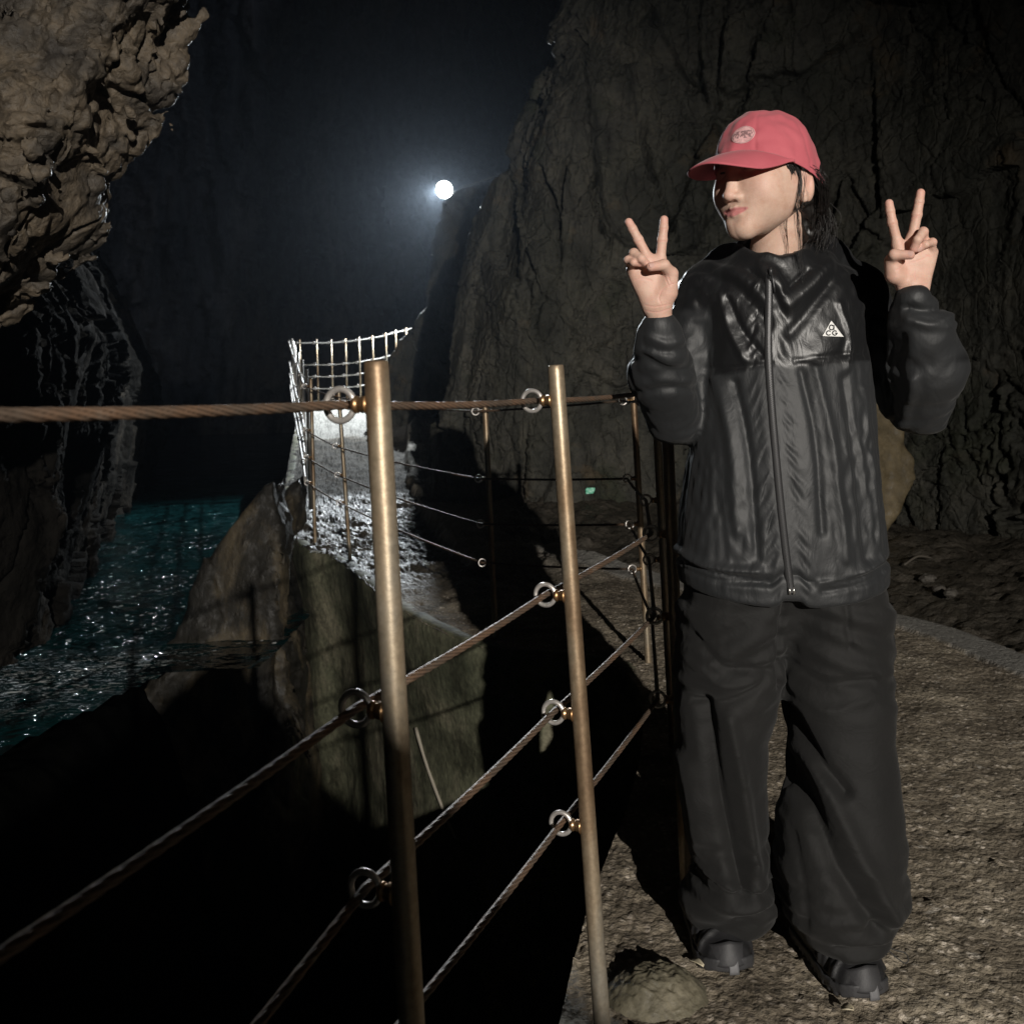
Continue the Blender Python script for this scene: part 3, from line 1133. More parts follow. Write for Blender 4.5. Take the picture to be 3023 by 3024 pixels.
def head(q):
    """q in head coordinates"""
    x = np.abs(q[..., 0])
    s = np.stack([x, q[..., 1], q[..., 2]], -1)
    d = ell(q, (0, -.008, .012), (.073, .092, .078))
    d = smin(d, ell(q, (0, .027, -.034), (.0545, .060, .075)), .03)
    d = smin(d, cone(s, (.0425, .000, -.047), (.009, .068, -.102), .0145, .0125), .030)
    d = smin(d, cone(s, (.052, -.010, -.020), (.0440, -.003, -.046), .018, .014), .03)
    d = smin(d, ell(q, (0, .066, -.099), (.020, .019, .018)), .022)
    d = smin(d, ell(s, (.036, .048, -.034), (.026, .030, .030)), .030)           # cheek
    d = smin(d, ell(s, (.036, .027, -.050), (.018, .034, .030)), .030)
    d = smin(d, ell(s, (.0, .0675, -.070), (.034, .016, .028)), .02)             # muzzle
    d = smax(d, -ell(s, (.031, .098, .001), (.019, .019, .012)), .014)           # eye socket
    d = smin(d, ell(s, (.0305, .0725, -.001), (.0155, .0125, .0105)), .005)       # eyeball under lids
    d = smax(d, -cone(s, (.019, .0865, -.0035), (.042, .0785, -.0015), .0012, .0008), .002)   # lash line
    d = smin(d, cone(q, (0, .083, .010), (0, .1000, -.047), .0066, .0080), .012)  # nose
    d = smin(d, ell(q, (0, .0990, -.0495), (.0094, .0090, .0078)), .007)
    d = smin(d, ell(s, (.0120, .0875, -.0515), (.0068, .0095, .0068)), .006)
    d = smax(d, -ell(s, (.0062, .0945, -.0592), (.0026, .0040, .0030)), .003)     # nostril
    d = smax(d, -cone(q, (0, .0965, -.060), (0, .0962, -.067), .0008, .0010), .005)
    d = smin(d, lipdist(q) + .0012, .007)
    d = smax(d, -chain(q, [(-.029, .0755, -.0708), (-.012, .0915, -.0740), (0, .096, -.0746), (.012, .0915, -.0740), (.029, .0755, -.0708)], [.0004, .0010, .0011, .0010, .0004]), .003)
    d = smax(d, -ell(q, (0, .0985, -.0905), (.016, .009, .0045)), .008)           # under the lip
    # ear
    e = ell(s, (.0765, -.014, -.030), (.0085, .0170, .0285))
    e = smax(e, -ell(s, (.086, -.010, -.028), (.0085, .0105, .0190)), .004)
    e = smin(e, cone(s, (.079, -.001, -.048), (.077, -.004, -.055), .0055, .0058), .004)
    return smin(d, e, .006)


NECK_T, NECK_B = P(2300, 640, 2.05), P(2282, 800, 2.085)


def neck(p):
    d = cone(p, NECK_T, NECK_B, .051, .054)
    return d


# ---- hands: joints read as (pixel x, pixel y, metres nearer than the palm plane)
def hand(p, y0, spec, wrist, k=.0075):
    W3 = [P(*wrist[0], y0 + wrist[2]), P(*wrist[1], y0 + wrist[3])]
    d = cone(p, W3[0], W3[1], .0255, .0245)
    mc = [P(a, b, y0 - c) for a, b, c in spec['mcp']]
    wm = W3[1]
    for i, m_ in enumerate(mc):
        side = (m_ - mc[1]) * .45
        d = smin(d, cone(p, wm + side, m_, .0145, .0118), .013)
    d = smin(d, ell(p, (mc[1] + mc[2]) * .3 + wm * .4, (.028, .013, .032)), .014)
    for nm, r0, r1 in (('index', .0095, .0078), ('middle', .0097, .0080), ('ring', .0090, .0074), ('pinky', .0080, .0060)):
        pts = [P(a, b, y0 - c) for a, b, c in spec[nm]]
        n = len(pts)
        rs = [r0 + (r1 - r0) * i / (n - 1) for i in range(n)]
        f = chain(p, pts, rs, .003)
        f = smin(f, ell(p, pts[1], (r0 * .88,) * 3), .004)
        d = smin(d, f, k if nm in ('index', 'middle') else .0045)
    pts = [P(a, b, y0 - c) for a, b, c in spec['thumb']]
    th = chain(p, pts[1:], [.0118, .0104, .0085], .004)
    d = smin(d, cone(p, pts[0], pts[1], .0185, .0135), .014)
    d = smin(d, th, .004)
    # palm creases
    for cr in spec.get('crease', []):
        c3 = [P(a, b, y0 - c) for a, b, c in cr]
        d = smax(d, -chain(p, c3, [.0007] * len(c3)), .005)
    return d


YR, YL = 1.885, 1.905
HR = dict(
    mcp=[(1949, 772, .0), (1916, 768, .001), (1887, 780, .0), (1866, 798, -.002)],
    index=[(1949, 770, 0), (1955, 708, .006), (1959, 672, .007), (1960, 648, .006)],
    middle=[(1916, 768, 0), (1884, 708, .005), (1867, 676, .006), (1856, 656, .005)],
    ring=[(1887, 780, .006), (1871, 747, .027), (1893, 764, .041), (1912, 783, .031)],
    pinky=[(1866, 798, .004), (1854, 768, .022), (1870, 775, .036), (1889, 779, .030)],
    thumb=[(1972, 862, .006), (1981, 808, .018), (1960, 782, .036), (1921, 788, .046)],
    crease=[])
WR = ((1949, 990), (1942, 893), .030, .004)
HL = dict(
    mcp=[(2650, 724, .0), (2692, 706, .001), (2728, 720, .0), (2750, 744, -.002)],
    index=[(2650, 722, 0), (2633, 657, .006), (2627, 622, .007), (2624, 600, .006)],
    middle=[(2692, 704, 0), (2706, 634, .005), (2713, 595, .006), (2717, 569, .005)],
    ring=[(2728, 720, .006), (2725, 684, .027), (2708, 708, .042), (2697, 735, .032)],
    pinky=[(2750, 744, .004), (2752, 715, .022), (2732, 722, .037), (2712, 736, .031)],
    thumb=[(2640, 812, .006), (2632, 770, .014), (2640, 752, .034), (2686, 753, .047)],
    crease=[])
WL = ((2696, 960), (2690, 842), .030, .004)


def body_head(p):
    return smin(head(hl(p)) * HS, neck(p), .016)


SKIN = []
lo, hi = np.minimum(hw((-.1, -.12, -.14)), hw((.1, .12, .1))), np.maximum(hw((-.1, -.12, -.14)), hw((.1, .12, .1)))
v, q = surface_nets(body_head, (HO[0] - .16, HO[1] - .165, 1.30), (HO[0] + .15, HO[1] + .17, HO[2] + .06), .0021)
SKIN.append((v, q))
for y0, sp, wr in ((YR, HR, WR), (YL, HL, WL)):
    fn = lambda p, y0=y0, sp=sp, wr=wr: hand(p, y0, sp, wr)
    c = P(sp['mcp'][1][0], sp['mcp'][1][1], y0)
    v, q = surface_nets(fn, c + np.array([-.075, -.075, -.17]), c + np.array([.075, .06, .125]), .0015)
    SKIN.append((v, q))

# joints of arms and legs (also drive the clothes)
SHR, SHL = P(2100, 850, 2.12), P(2515, 850, 2.12)
ELR, ELL_ = P(1990, 1215, 2.10), P(2712, 1205, 2.07)
WRR, WRL = P(1946, 945, 1.915), P(2693, 880, 1.93)
HIPS = P(2315, 1800, 2.11)
ANR, ANL = np.array([.40, 2.15, .09]), np.array([.655, 2.07, .09])


def body_core(p):
    d = ell(p, P(2300, 1000, 2.12), (.15, .095, .20))
    d = smin(d, ell(p, P(2310, 1500, 2.12), (.11, .07, .24)), .06)
    d = smin(d, ell(p, HIPS + [0, 0, .05], (.135, .08, .10)), .06)
    d = smin(d, chain(p, [NECK_B + [0, .01, -.02], SHR], [.045, .045]), .03)
    d = smin(d, chain(p, [NECK_B + [0, .01, -.02], SHL], [.045, .045]), .03)
    d = smin(d, chain(p, [SHR, ELR, WRR], [.034, .028, .022]), .02)
    d = smin(d, chain(p, [SHL, ELL_, WRL], [.034, .028, .022]), .02)
    d = smin(d, chain(p, [HIPS + [-.085, 0, 0], .5 * (HIPS + [-.085, 0, 0] + ANR) + [0, -.02, 0], ANR], [.060, .046, .032]), .02)
    d = smin(d, chain(p, [HIPS + [.085, 0, 0], .5 * (HIPS + [.085, 0, 0] + ANL) + [0, -.02, 0], ANL], [.060, .046, .032]), .02)
    return smin(d, cone(p, NECK_T, NECK_B, .045, .048), .01)


v, q = surface_nets(body_core, (.15, 1.75, .03), (1.0, 2.32, 1.46), .012)
SKIN.append((v, q))
off, vs, qs = 0, [], []
for v, q in SKIN:
    vs.append(v)
    qs.append(q + off)
    off += len(v)
sv, sq = np.vstack(vs), np.vstack(qs)
nh = len(SKIN[0][0])

k = NT('skin')
mot = k.noise(34, 6, .7)
pore = k.noise(420, 2, .5)
col = k.ramp(mot, [(.3, (.555, .345, .26)), (.5, (.63, .425, .33)), (.7, (.68, .49, .39))])
col = k.mix(k.attr('blush'), col, (.70, .36, .30))
col = k.mix(k.attr('lip'), col, (.60, .235, .225))
col = k.mix(k.attr('dark'), col, (.02, .014, .012))
M['skin'] = k.fin(col, k.val(mot, .3, .7, .44, .58), 0, k.bump(pore, .3, .0014, k.bump(k.noise(150, 4, .6), .25, .0015)), Specular_IOR_Level=.4)
k.b.inputs['Subsurface Weight'].default_value = .12
k.b.inputs['Subsurface Radius'].default_value = (.008, .003, .0015)
k.b.inputs['Subsurface Scale'].default_value = .6

BASE = np.array([.54, 2.05, 0.])
LINES = [[(1990, 838), (1958, 852), (1944, 880), (1950, 898)], [(1876, 826), (1900, 822), (1925, 830)], [(1905, 900), (1935, 906), (1980, 897)], [(1903, 915), (1940, 922), (1981, 910)],
         [(1876, 716), (1892, 712)], [(1946, 712), (1966, 711)], [(1864, 684), (1878, 679)], [(1950, 676), (1967, 676)],
         [(1958, 815), (1966, 835), (1972, 850)], [(1966, 812), (1974, 832), (1980, 846)],
         [(2640, 800), (2655, 790), (2668, 778)], [(2652, 846), (2690, 850), (2738, 838)], [(2690, 775), (2715, 768), (2745, 752)], [(2700, 800), (2698, 830)], [(2730, 752), (2748, 758)],
         [(2624, 664), (2642, 660)], [(2697, 640), (2714, 636)], [(2620, 630), (2636, 628)], [(2706, 602), (2722, 600)], [(2625, 836), (2650, 842)]]
cr_ = np.zeros(len(sv))
o1 = len(SKIN[0][0])
o3 = o1 + len(SKIN[1][0]) + len(SKIN[2][0])
hv = sv[o1:o3]
for ln_ in LINES:
    yv = YR if ln_[0][0] < 2300 else YL
    c_ = spline([P(a, b, yv - .015) for a, b in ln_], 14)
    dm = np.full(len(hv), 9.)
    for a, b in zip(c_[:-1], c_[1:]):
        ab = (b - a)[[0, 2]]
        r_ = hv[:, [0, 2]] - a[[0, 2]]
        t_ = np.clip((r_ @ ab) / (ab @ ab + 1e-12), 0, 1)
        dm = np.minimum(dm, np.linalg.norm(r_ - t_[:, None] * ab, axis=1))
    cr_[o1:o3] = np.maximum(cr_[o1:o3], np.exp(-(dm / .0011) ** 2) * (hv[:, 1] < yv - .003))
sv[:, 1] += .0007 * cr_
person = mesh_np('person', sv - BASE, sq, M['skin'])
person.location = BASE
tag(person, 'person in a red cap, black wind jacket and wide black trousers showing two peace signs', 'person')
ql = hl(sv.astype(f32))
lip = np.zeros(len(sv))
blush = np.zeros(len(sv))
dark = np.zeros(len(sv))
h_ = ql[:nh]
xn = np.minimum(np.abs(h_[:, 0]) / .0285, 1)
zm = -.0746 + .0036 * xn ** 2
zu = zm + .0062 * (1 - xn ** 2.2) * (1 - .22 * np.exp(-(h_[:, 0] / .004) ** 2))
zl = zm - .0088 * (1 - xn ** 2)
lip[:nh] = sstep(-.0012, .0012, np.minimum(zu - h_[:, 2], h_[:, 2] - zl)) * (h_[:, 1] > .06) * sstep(1, .93, xn)
ax_ = np.abs(h_[:, 0])
hs = np.stack([ax_, h_[:, 1], h_[:, 2]], -1)
blush[:nh] = .45 * np.exp(-((hs - [.042, .066, -.036]) ** 2).sum(-1) / .02 ** 2) + .35 * np.exp(-((hs - [0, .105, -.045]) ** 2).sum(-1) / .014 ** 2) + .5 * np.exp(-((hs - [.08, -.012, -.02]) ** 2).sum(-1) / .025 ** 2)
lash = cone(hs, (.018, .086, -.0025), (.043, .078, -.0005), .0016, .0012)
brow = chain(hs, [(.014, .089, .0195), (.030, .087, .0235), (.046, .074, .0205)], [.0028, .0028, .0012])
dark[:nh] = np.maximum(1 - sstep(.0, .0016, lash), .8 * (1 - sstep(0, .002, brow)))
for j, (sp, y0) in ((1, (HR, YR)), (2, (HL, YL))):
    a = sum(len(SKIN[i][0]) for i in range(j))
    b = a + len(SKIN[j][0])
    for nm in ('index', 'middle', 'ring', 'pinky', 'thumb'):
        tip = P(sp[nm][-1][0], sp[nm][-1][1], y0 - sp[nm][-1][2])
        blush[a:b] = np.maximum(blush[a:b], .75 * np.exp(-((sv[a:b] - tip) ** 2).sum(-1) / .017 ** 2))
    blush[a:b] = np.maximum(blush[a:b], .22 + .2 * perlin(sv[a:b], 60))
attr(person, 'lip', lip)
blush = np.maximum(blush, .8 * cr_)
attr(person, 'blush', np.clip(blush, 0, 1))
attr(person, 'dark', dark)


def kid(o, parent=person):
    """hang a part built in world coordinates on the person"""
    o.parent = parent
    o.matrix_parent_inverse = Matrix.Translation(-Vector(BASE))
    return o


# thumb and finger nails the photo shows
def nail(c, along, out, w, l):
    along = along / np.linalg.norm(along)
    out = out - along * out.dot(along)
    out /= np.linalg.norm(out)
    s = np.cross(along, out)
    g = []
    for i in np.linspace(-1, 1, 9):
        for j in np.linspace(-1, 1, 9):
            rr = math.sqrt(max(0, 1 - (abs(i) ** 2.6)))
            x, y = j * w * (rr * .6 + .4 if abs(i) < .99 else .4), i * l
            g.append(c + s * x + along * y + out * (-.45 * (x / w) ** 2 * w - .12 * (y / l) ** 2 * l))
    return g


k = NT('nail')
M['nail'] = k.fin((.62, .40, .35), .16, 0, None, Specular_IOR_Level=.6)
for sp, y0, nm in ((HR, YR, 'thumb'), (HL, YL, 'thumb'), (HR, YR, 'ring'), (HL, YL, 'pinky')):
    a, b = [P(x, y, y0 - c) for x, y, c in sp[nm][-2:]]
    ov = np.array([0, -1, .25])
    al = (b - a) / np.linalg.norm(b - a)
    o_ = ov - al * ov.dot(al)
    o_ /= np.linalg.norm(o_)
    rr = .0088 if nm == 'thumb' else .0072
    g = nail(b + o_ * rr + al * (-.001), b - a, o_, rr * .62, rr * .85)
    kid(mesh_np('nail', g, grid_quads(9, 9), M['nail']))


# ------------------------------------------------------------------ cloth: excess length makes it buckle into folds
def crumple(v, q, sdir, iters=120, lim=(-.014, .014), lap=.25, seed=0, pin=None, seedamp=.004, grav=0., soft=0.):
    """v, q a quad mesh; sdir(mid, d) -> stretch of each edge; returns the buckled vertices"""
    n = len(v)
    e = np.vstack([q[:, [0, 1]], q[:, [1, 2]], q[:, [2, 3]], q[:, [3, 0]]])
    e.sort(1)
    e = np.unique(e, axis=0)
    dg = np.vstack([q[:, [0, 2]], q[:, [1, 3]]])
    E = np.vstack([e, dg])
    a, b = E[:, 0], E[:, 1]
    d0 = v[b] - v[a]
    L = np.linalg.norm(d0, axis=1)
    rest = L * sdir(.5 * (v[a] + v[b]), d0 / L[:, None])
    deg = np.bincount(E.ravel(), minlength=n)
    ea, eb = e[:, 0], e[:, 1]
    dege = np.bincount(e.ravel(), minlength=n)
    tri = np.vstack([q[:, [0, 1, 2]], q[:, [0, 2, 3]]])
    fn = np.cross(v[tri[:, 1]] - v[tri[:, 0]], v[tri[:, 2]] - v[tri[:, 0]])
    N = np.zeros((n, 3))
    for c in range(3):
        for k_ in range(3):
            N[:, c] += np.bincount(tri[:, k_], fn[:, c], n)
    N /= np.linalg.norm(N, axis=1)[:, None] + 1e-12

    def lapl(x):
        o = np.empty_like(x)
        for c in range(3):
            o[:, c] = (np.bincount(ea, x[eb, c], n) + np.bincount(eb, x[ea, c], n)) / dege
        return o - x
    for _ in range(6):
        N = N + lapl(N)
    N /= np.linalg.norm(N, axis=1)[:, None]
    x0 = v.copy()
    x = v + N * (seedamp * seed if isinstance(seed, np.ndarray) else seedamp * perlin(v, 40))[:, None]
    w = np.ones(n) if pin is None else 1 - pin
    for it in range(iters):
        d = x[b] - x[a]
        l = np.linalg.norm(d, axis=1)
        c = d * ((l - rest) / (l + 1e-9) * .5)[:, None]
        # compression resists less than tension, as cloth does
        for ax in range(3):
            g = np.bincount(a, c[:, ax], n) - np.bincount(b, c[:, ax], n)
            x[:, ax] += 1.6 * g / deg
        l1 = lapl(x - x0 * soft)
        x -= lap * lapl(l1)
        if grav:
            x[:, 2] -= grav
        dd = x - x0
        h = (dd * N).sum(1)
        hc = np.clip(h, lim[0], lim[1])
        tang = dd - h[:, None] * N
        tl = np.linalg.norm(tang, axis=1)
        tang *= np.minimum(1, .022 / (tl + 1e-9))[:, None]
        x = x0 + (tang + hc[:, None] * N) * w[:, None]
    return x, N


def row(px_l, px_r, py, y):
    a, b = P(px_l, py, y), P(px_r, py, y)
    return a[2] * .5 + b[2] * .5, (a[0] + b[0]) / 2, abs(b[0] - a[0]) / 2


def loft(p, rows, ys, depth, e=2.3):
    """rounded column whose width, centre and depth vary with height"""
    rows = sorted(rows)
    zz = [r[0] for r in rows]
    z = p[..., 2]
    cx = np.interp(z, zz, [r[1] for r in rows])
    hw_ = np.interp(z, zz, [r[2] for r in rows])
    o = np.argsort([y[0] for y in ys])
    cy = np.interp(z, [ys[i][0] for i in o], [ys[i][1] for i in o])
    dp = np.interp(z, [ys[i][0] for i in o], [ys[i][2] for i in o])
    u = (np.abs((p[..., 0] - cx) / hw_) ** e + np.abs((p[..., 1] - cy) / dp) ** e) ** (1 / e)
    return (u - 1) * np.minimum(hw_, dp), zz[0], zz[-1]


# ---- jacket
TR = [row(2150, 2440, 745, 2.08), row(2080, 2520, 790, 2.08), row(2060, 2556, 850, 2.08), row(2066, 2566, 950, 2.08), row(2066, 2572, 1100, 2.08), row(2040, 2580, 1300, 2.08), row(2012, 2596, 1500, 2.08),
      row(2000, 2612, 1640, 2.08), row(2012, 2612, 1700, 2.08), row(2016, 2606, 1765, 2.08)]
TY = [(1.43, 2.10, .095), (1.38, 2.10, .115), (1.30, 2.10, .125), (1.15, 2.10, .14), (1.0, 2.09, .148), (.85, 2.09, .155), (.76, 2.09, .155), (.70, 2.09, .150)]
HEM = lambda p: P(2320, 1762, 2.0)[2] + .03 * np.abs((p[..., 0] - .56) / .22) ** 2.0 * 1.0


def jacket(p):
    d, z0, z1 = loft(p, TR, TY, None)
    top = p[..., 2] - (P(2300, 750, 2.08)[2] + .005)
    d = smax(d, top, .03)
    d = smin(d, cone(p, NECK_B + [-.03, .02, -.05], SHR, .070, .068), .03)
    d = smin(d, cone(p, NECK_B + [.03, .02, -.05], SHL, .070, .068), .03)
    # collar and hood bulk
    d = smin(d, cone(p, P(2190, 775, 2.06), P(2275, 830, 1.985), .030, .020), .02)
    d = smin(d, cone(p, P(2395, 765, 2.06), P(2300, 850, 1.985), .032, .020), .02)
    d = smin(d, cone(p, P(2150, 770, 2.13), P(2420, 745, 2.13), .050, .055), .03)
    d = smin(d, cone(p, P(2390, 765, 2.07), P(2455, 760, 2.12), .034, .042), .02)
    d = smin(d, cone(p, P(2190, 775, 2.07), P(2130, 780, 2.12), .032, .036), .02)
    # sleeves
    ar = chain(p, [SHR, P(2030, 1040, 2.12), P(2003, 1205, 2.10)], [.070, .068, .064], .02)
    fr = chain(p, [P(1948, 966, 1.908), P(1948, 1004, 1.925), P(1952, 1085, 1.99), P(1984, 1212, 2.06)], [.031, .047, .064, .055], .02)
    d = smin(d, smin(ar, fr, .02), .016)
    al = chain(p, [SHL, P(2605, 1040, 2.13), P(2690, 1190, 2.11)], [.070, .062, .050], .02)
    fl_ = chain(p, [P(2694, 930, 1.925), P(2712, 955, 1.935), P(2735, 1060, 1.98), P(2722, 1190, 2.04)], [.042, .058, .072, .053], .02)
    d = smin(d, smin(al, fl_, .02), .014)
    # elastic cuffs
    d = smin(d, cone(p, P(1946, 960, 1.902), P(1948, 985, 1.915), .0300, .034), .008)
    d = smin(d, cone(p, P(2694, 884, 1.908), P(2696, 910, 1.918), .0345, .035), .006)
    # standing collar
    cA, cB = P(2279, 806, 2.062), P(2288, 752, 2.055)
    ca = (cB - cA) / np.linalg.norm(cB - cA)
    tq = (p - cA.astype(f32)) @ ca.astype(f32)
    cl = np.maximum(np.abs(cone(p, cA - .05 * ca, cB + .05 * ca, .067, .064)) - .0052, np.maximum(tq - np.linalg.norm(cB - cA) - .004 * np.sin(9 * np.arctan2(p[..., 1] - 2.06, p[..., 0] - cA[0])), -.02 - tq))
    d = smin(d, cl, .008)
    # openings
    d = smax(d, -cone(p, P(2290, 640, 2.05), P(2279, 772, 2.062), .0605, .060), .006)
    d = smax(d, HEM(p) - p[..., 2], .012)
    # hem band drawn in
    return d + .006 * np.exp(-((p[..., 2] - HEM(p) - .052) / .007) ** 2)


lo, hi = np.array([.16, 1.80, .68]), np.array([1.02, 2.30, 1.47])
v, q = surface_nets(jacket, lo, hi, .0054)


def arm_info(m):
    """closest arm axis direction and how much a point belongs to a sleeve"""
    segs = [(SHR, ELR), (ELR, WRR), (SHL, ELL_), (ELL_, WRL)]
    best = np.full(len(m), 9.)
    ax = np.zeros_like(m)
    tt = np.zeros(len(m))
    for a, b in segs:
        ab = b - a
        t = np.clip(((m - a) @ ab) / (ab @ ab), 0, 1)
        d = np.linalg.norm(m - a - t[:, None] * ab, axis=1)
        n = d < best
        best[n] = d[n]
        ax[n] = ab / np.linalg.norm(ab)
        tt[n] = t[n]
    inside = sstep(.11, .075, best)
    tor = (m[:, 0] > P(2090, 1000, 2.08)[0]) & (m[:, 0] < P(2560, 1000, 2.08)[0])
    inside = np.where(tor & (m[:, 2] < 1.33), inside * .0, inside)
    return inside, ax, tt


def jk_stretch(m, d):
    ins, ax, tt = arm_info(m)
    along = np.abs((d * ax).sum(1))
    hor = np.hypot(d[:, 0], d[:, 1])
    low = sstep(1.30, 1.05, m[:, 2])
    hemb = np.exp(-((m[:, 2] - .775) / .035) ** 2)
    var = .15 + 1.1 * sstep(-.35, .45, fbm(m * np.array([1, 1, .45]), 6.5, 2, 3))       # calm and crinkled areas
    torso = 1 + ((.026 + .026 * low) * hor ** 2 + .018 * d[:, 2] ** 2) * var + .07 * hemb * d[:, 2] ** 2
    elb = np.exp(-(np.minimum(np.linalg.norm(m - ELR, axis=1), np.linalg.norm(m - ELL_, axis=1)) / .08) ** 2)
    cf = np.exp(-(np.minimum(np.linalg.norm(m - WRR, axis=1), np.linalg.norm(m - WRL, axis=1)) / .07) ** 2)
    sleeve = 1 + ((.030 + .10 * elb + .05 * cf) * along ** 2 + .025) * (.3 + .7 * var)
    zq = np.abs(m[:, 0] - np.interp(m[:, 2], [.72, 1.02, 1.15, 1.36], [.585, .555, .545, .545])) + 10 * (m[:, 1] > 2.06)
    torso = 1 + (torso - 1) * (1 - .85 * np.exp(-(zq / .045) ** 2))
    return torso * (1 - ins) + sleeve * ins


ins, ax, tt = arm_info(v)
# seeds: upright drape folds low on the body, raking folds on the chest, rings round the sleeves
tors = 1.2 * perlin(v * np.array([1, 1, .14]), 11, 1) + .7 * perlin(v * np.array([1, 1, .2]), 27, 5) + .35 * perlin(v * np.array([1, 1, .45]), 75, 15)
cxx = .555
dgl = np.stack([v[:, 0] + .8 * np.sign(v[:, 0] - cxx) * (1.30 - v[:, 2]), v[:, 1], v[:, 2] * .25], 1)
chest = perlin(dgl, 18, 9) + .7 * perlin(dgl, 45, 3) + .5 * perlin(v, 70, 13)
up = sstep(1.12, 1.22, v[:, 2])
al_ = (v * ax).sum(1)
prp = v - al_[:, None] * ax
slv = perlin(prp * .40 + ax * al_[:, None], 14, 4) + .8 * perlin(prp * .6 + ax * al_[:, None], 40, 8) + .5 * perlin(v, 75, 18)
hemz = sstep(.745, .77, v[:, 2])
seed = (tors * (1 - up) + chest * up) * (1 - ins) + slv * ins
cuffd = np.minimum(np.linalg.norm(v - P(1946, 955, 1.905), axis=1), np.linalg.norm(v - P(2694, 885, 1.91), axis=1))
cold = np.abs(cone(v.astype(f32), P(2290, 700, 2.06), P(2279, 772, 2.062), .062, .060))
pin = np.clip(sstep(.05, .035, cuffd) * .8 + .75 * sstep(.02, .004, cold) * (v[:, 2] > 1.36), 0, .9)
# a stiff strip where the zip runs
zx = np.interp(v[:, 2], [P(2335, 1762, 1.95)[2], P(2284, 1275, 1.95)[2], P(2270, 1050, 1.95)[2], P(2271, 790, 1.98)[2]], [P(2335, 1762, 1.95)[0], P(2284, 1275, 1.95)[0], P(2269, 1050, 1.95)[0], P(2271, 790, 1.98)[0]])
zipd = np.abs(v[:, 0] - zx) + 10 * (v[:, 1] > 2.06)
pin = np.maximum(pin, .55 * sstep(.022, .008, zipd))
jx, JN = crumple(v, q, jk_stretch, 240, (-.012, .013), .07, seed, pin, .0032, .00006)


def crease(x, N, pts, width, depth, front=True):
    """press one fold line (pixels, distance) into the cloth"""
    c = [P(*a) for a in pts]
    c = spline(c, 24)
    dm = np.full(len(x), 9.)
    for a, b in zip(c[:-1], c[1:]):
        ab = (b - a)[[0, 2]]
        r = x[:, [0, 2]] - a[[0, 2]]
        t = np.clip((r @ ab) / (ab @ ab + 1e-12), 0, 1)
        dm = np.minimum(dm, np.linalg.norm(r - t[:, None] * ab, axis=1))
    fr = N[:, 1] < .15 if front else np.ones(len(x), bool)
    return x + N * (depth * np.exp(-(dm / width) ** 2) * fr)[:, None]


for pts, wd, dp in (
        # hood edges falling in a V to the zip
        ([(2120, 770, 2), (2190, 820, 2), (2262, 900, 2)], .012, .007), ([(2110, 800, 2), (2180, 856, 2), (2258, 955, 2)], .010, -.006),
        ([(2470, 752, 2), (2400, 830, 2), (2318, 905, 2)], .013, .007), ([(2490, 790, 2), (2420, 870, 2), (2322, 985, 2)], .011, -.006),
        ([(2210, 800, 2), (2250, 840, 2), (2272, 870, 2)], .005, -.006), ([(2380, 800, 2), (2340, 835, 2), (2305, 865, 2)], .005, -.006),
        # yoke seam
        ([(2090, 1086, 2), (2180, 1084, 2), (2268, 1076, 2)], .0035, -.0035), ([(2330, 1068, 2), (2440, 1052, 2), (2560, 1044, 2)], .0035, -.0035),
        # shoulder drag lines
        ([(2470, 900, 2), (2500, 1000, 2), (2490, 1090, 2)], .006, .006), ([(2130, 860, 2), (2150, 960, 2), (2190, 1060, 2)], .007, .006),
        ([(2150, 880, 2), (2190, 980, 2), (2240, 1050, 2)], .006, -.006),
        # long drape folds below the yoke
        ([(2120, 1120, 2), (2150, 1300, 2), (2165, 1560, 2)], .010, .008), ([(2165, 1130, 2), (2195, 1330, 2), (2215, 1640, 2)], .008, -.009),
        ([(2390, 1090, 2), (2430, 1300, 2), (2470, 1640, 2)], .009, .008), ([(2350, 1100, 2), (2385, 1300, 2), (2400, 1560, 2)], .007, -.008),
        ([(2480, 1120, 2), (2510, 1350, 2), (2540, 1640, 2)], .010, -.009), ([(2545, 1150, 2), (2570, 1400, 2), (2585, 1640, 2)], .008, .007),
        # gathers above the hem
        ([(2020, 1640, 2), (2090, 1670, 2), (2220, 1672, 2)], .007, .010), ([(2030, 1690, 2), (2120, 1708, 2), (2250, 1706, 2)], .005, -.007),
        ([(2390, 1705, 2), (2480, 1690, 2), (2600, 1650, 2)], .007, .009), ([(2400, 1730, 2), (2500, 1716, 2), (2605, 1690, 2)], .005, -.007),
        # sleeve: bend folds at the elbows and below the cuffs
        ([(1880, 1060, 1.95), (1960, 1100, 1.95), (2050, 1090, 1.95)], .010, -.011), ([(1875, 1165, 1.95), (1950, 1150, 1.95), (2060, 1150, 1.95)], .008, -.008),
        ([(1900, 1000, 1.95), (1950, 1020, 1.95), (2000, 1010, 1.95)], .006, .006), ([(1890, 1030, 1.95), (1950, 1045, 1.95), (2010, 1035, 1.95)], .005, -.006),
        ([(2630, 1000, 1.95), (2650, 1120, 1.95), (2690, 1240, 1.95)], .009, -.012), ([(2680, 1120, 1.95), (2700, 1200, 1.95), (2712, 1270, 1.95)], .007, .009),
        ([(2640, 918, 1.95), (2690, 926, 1.95), (2760, 910, 1.95)], .006, -.010), ([(2640, 945, 1.95), (2700, 965, 1.95), (2800, 930, 1.95)], .006, .008), ([(2640, 960, 1.95), (2720, 975, 1.95), (2800, 960, 1.95)], .006, .006)):
    jx = crease(jx, JN, pts, wd, dp)
hemband = np.abs(v[:, 2] - HEM(v) - .05)

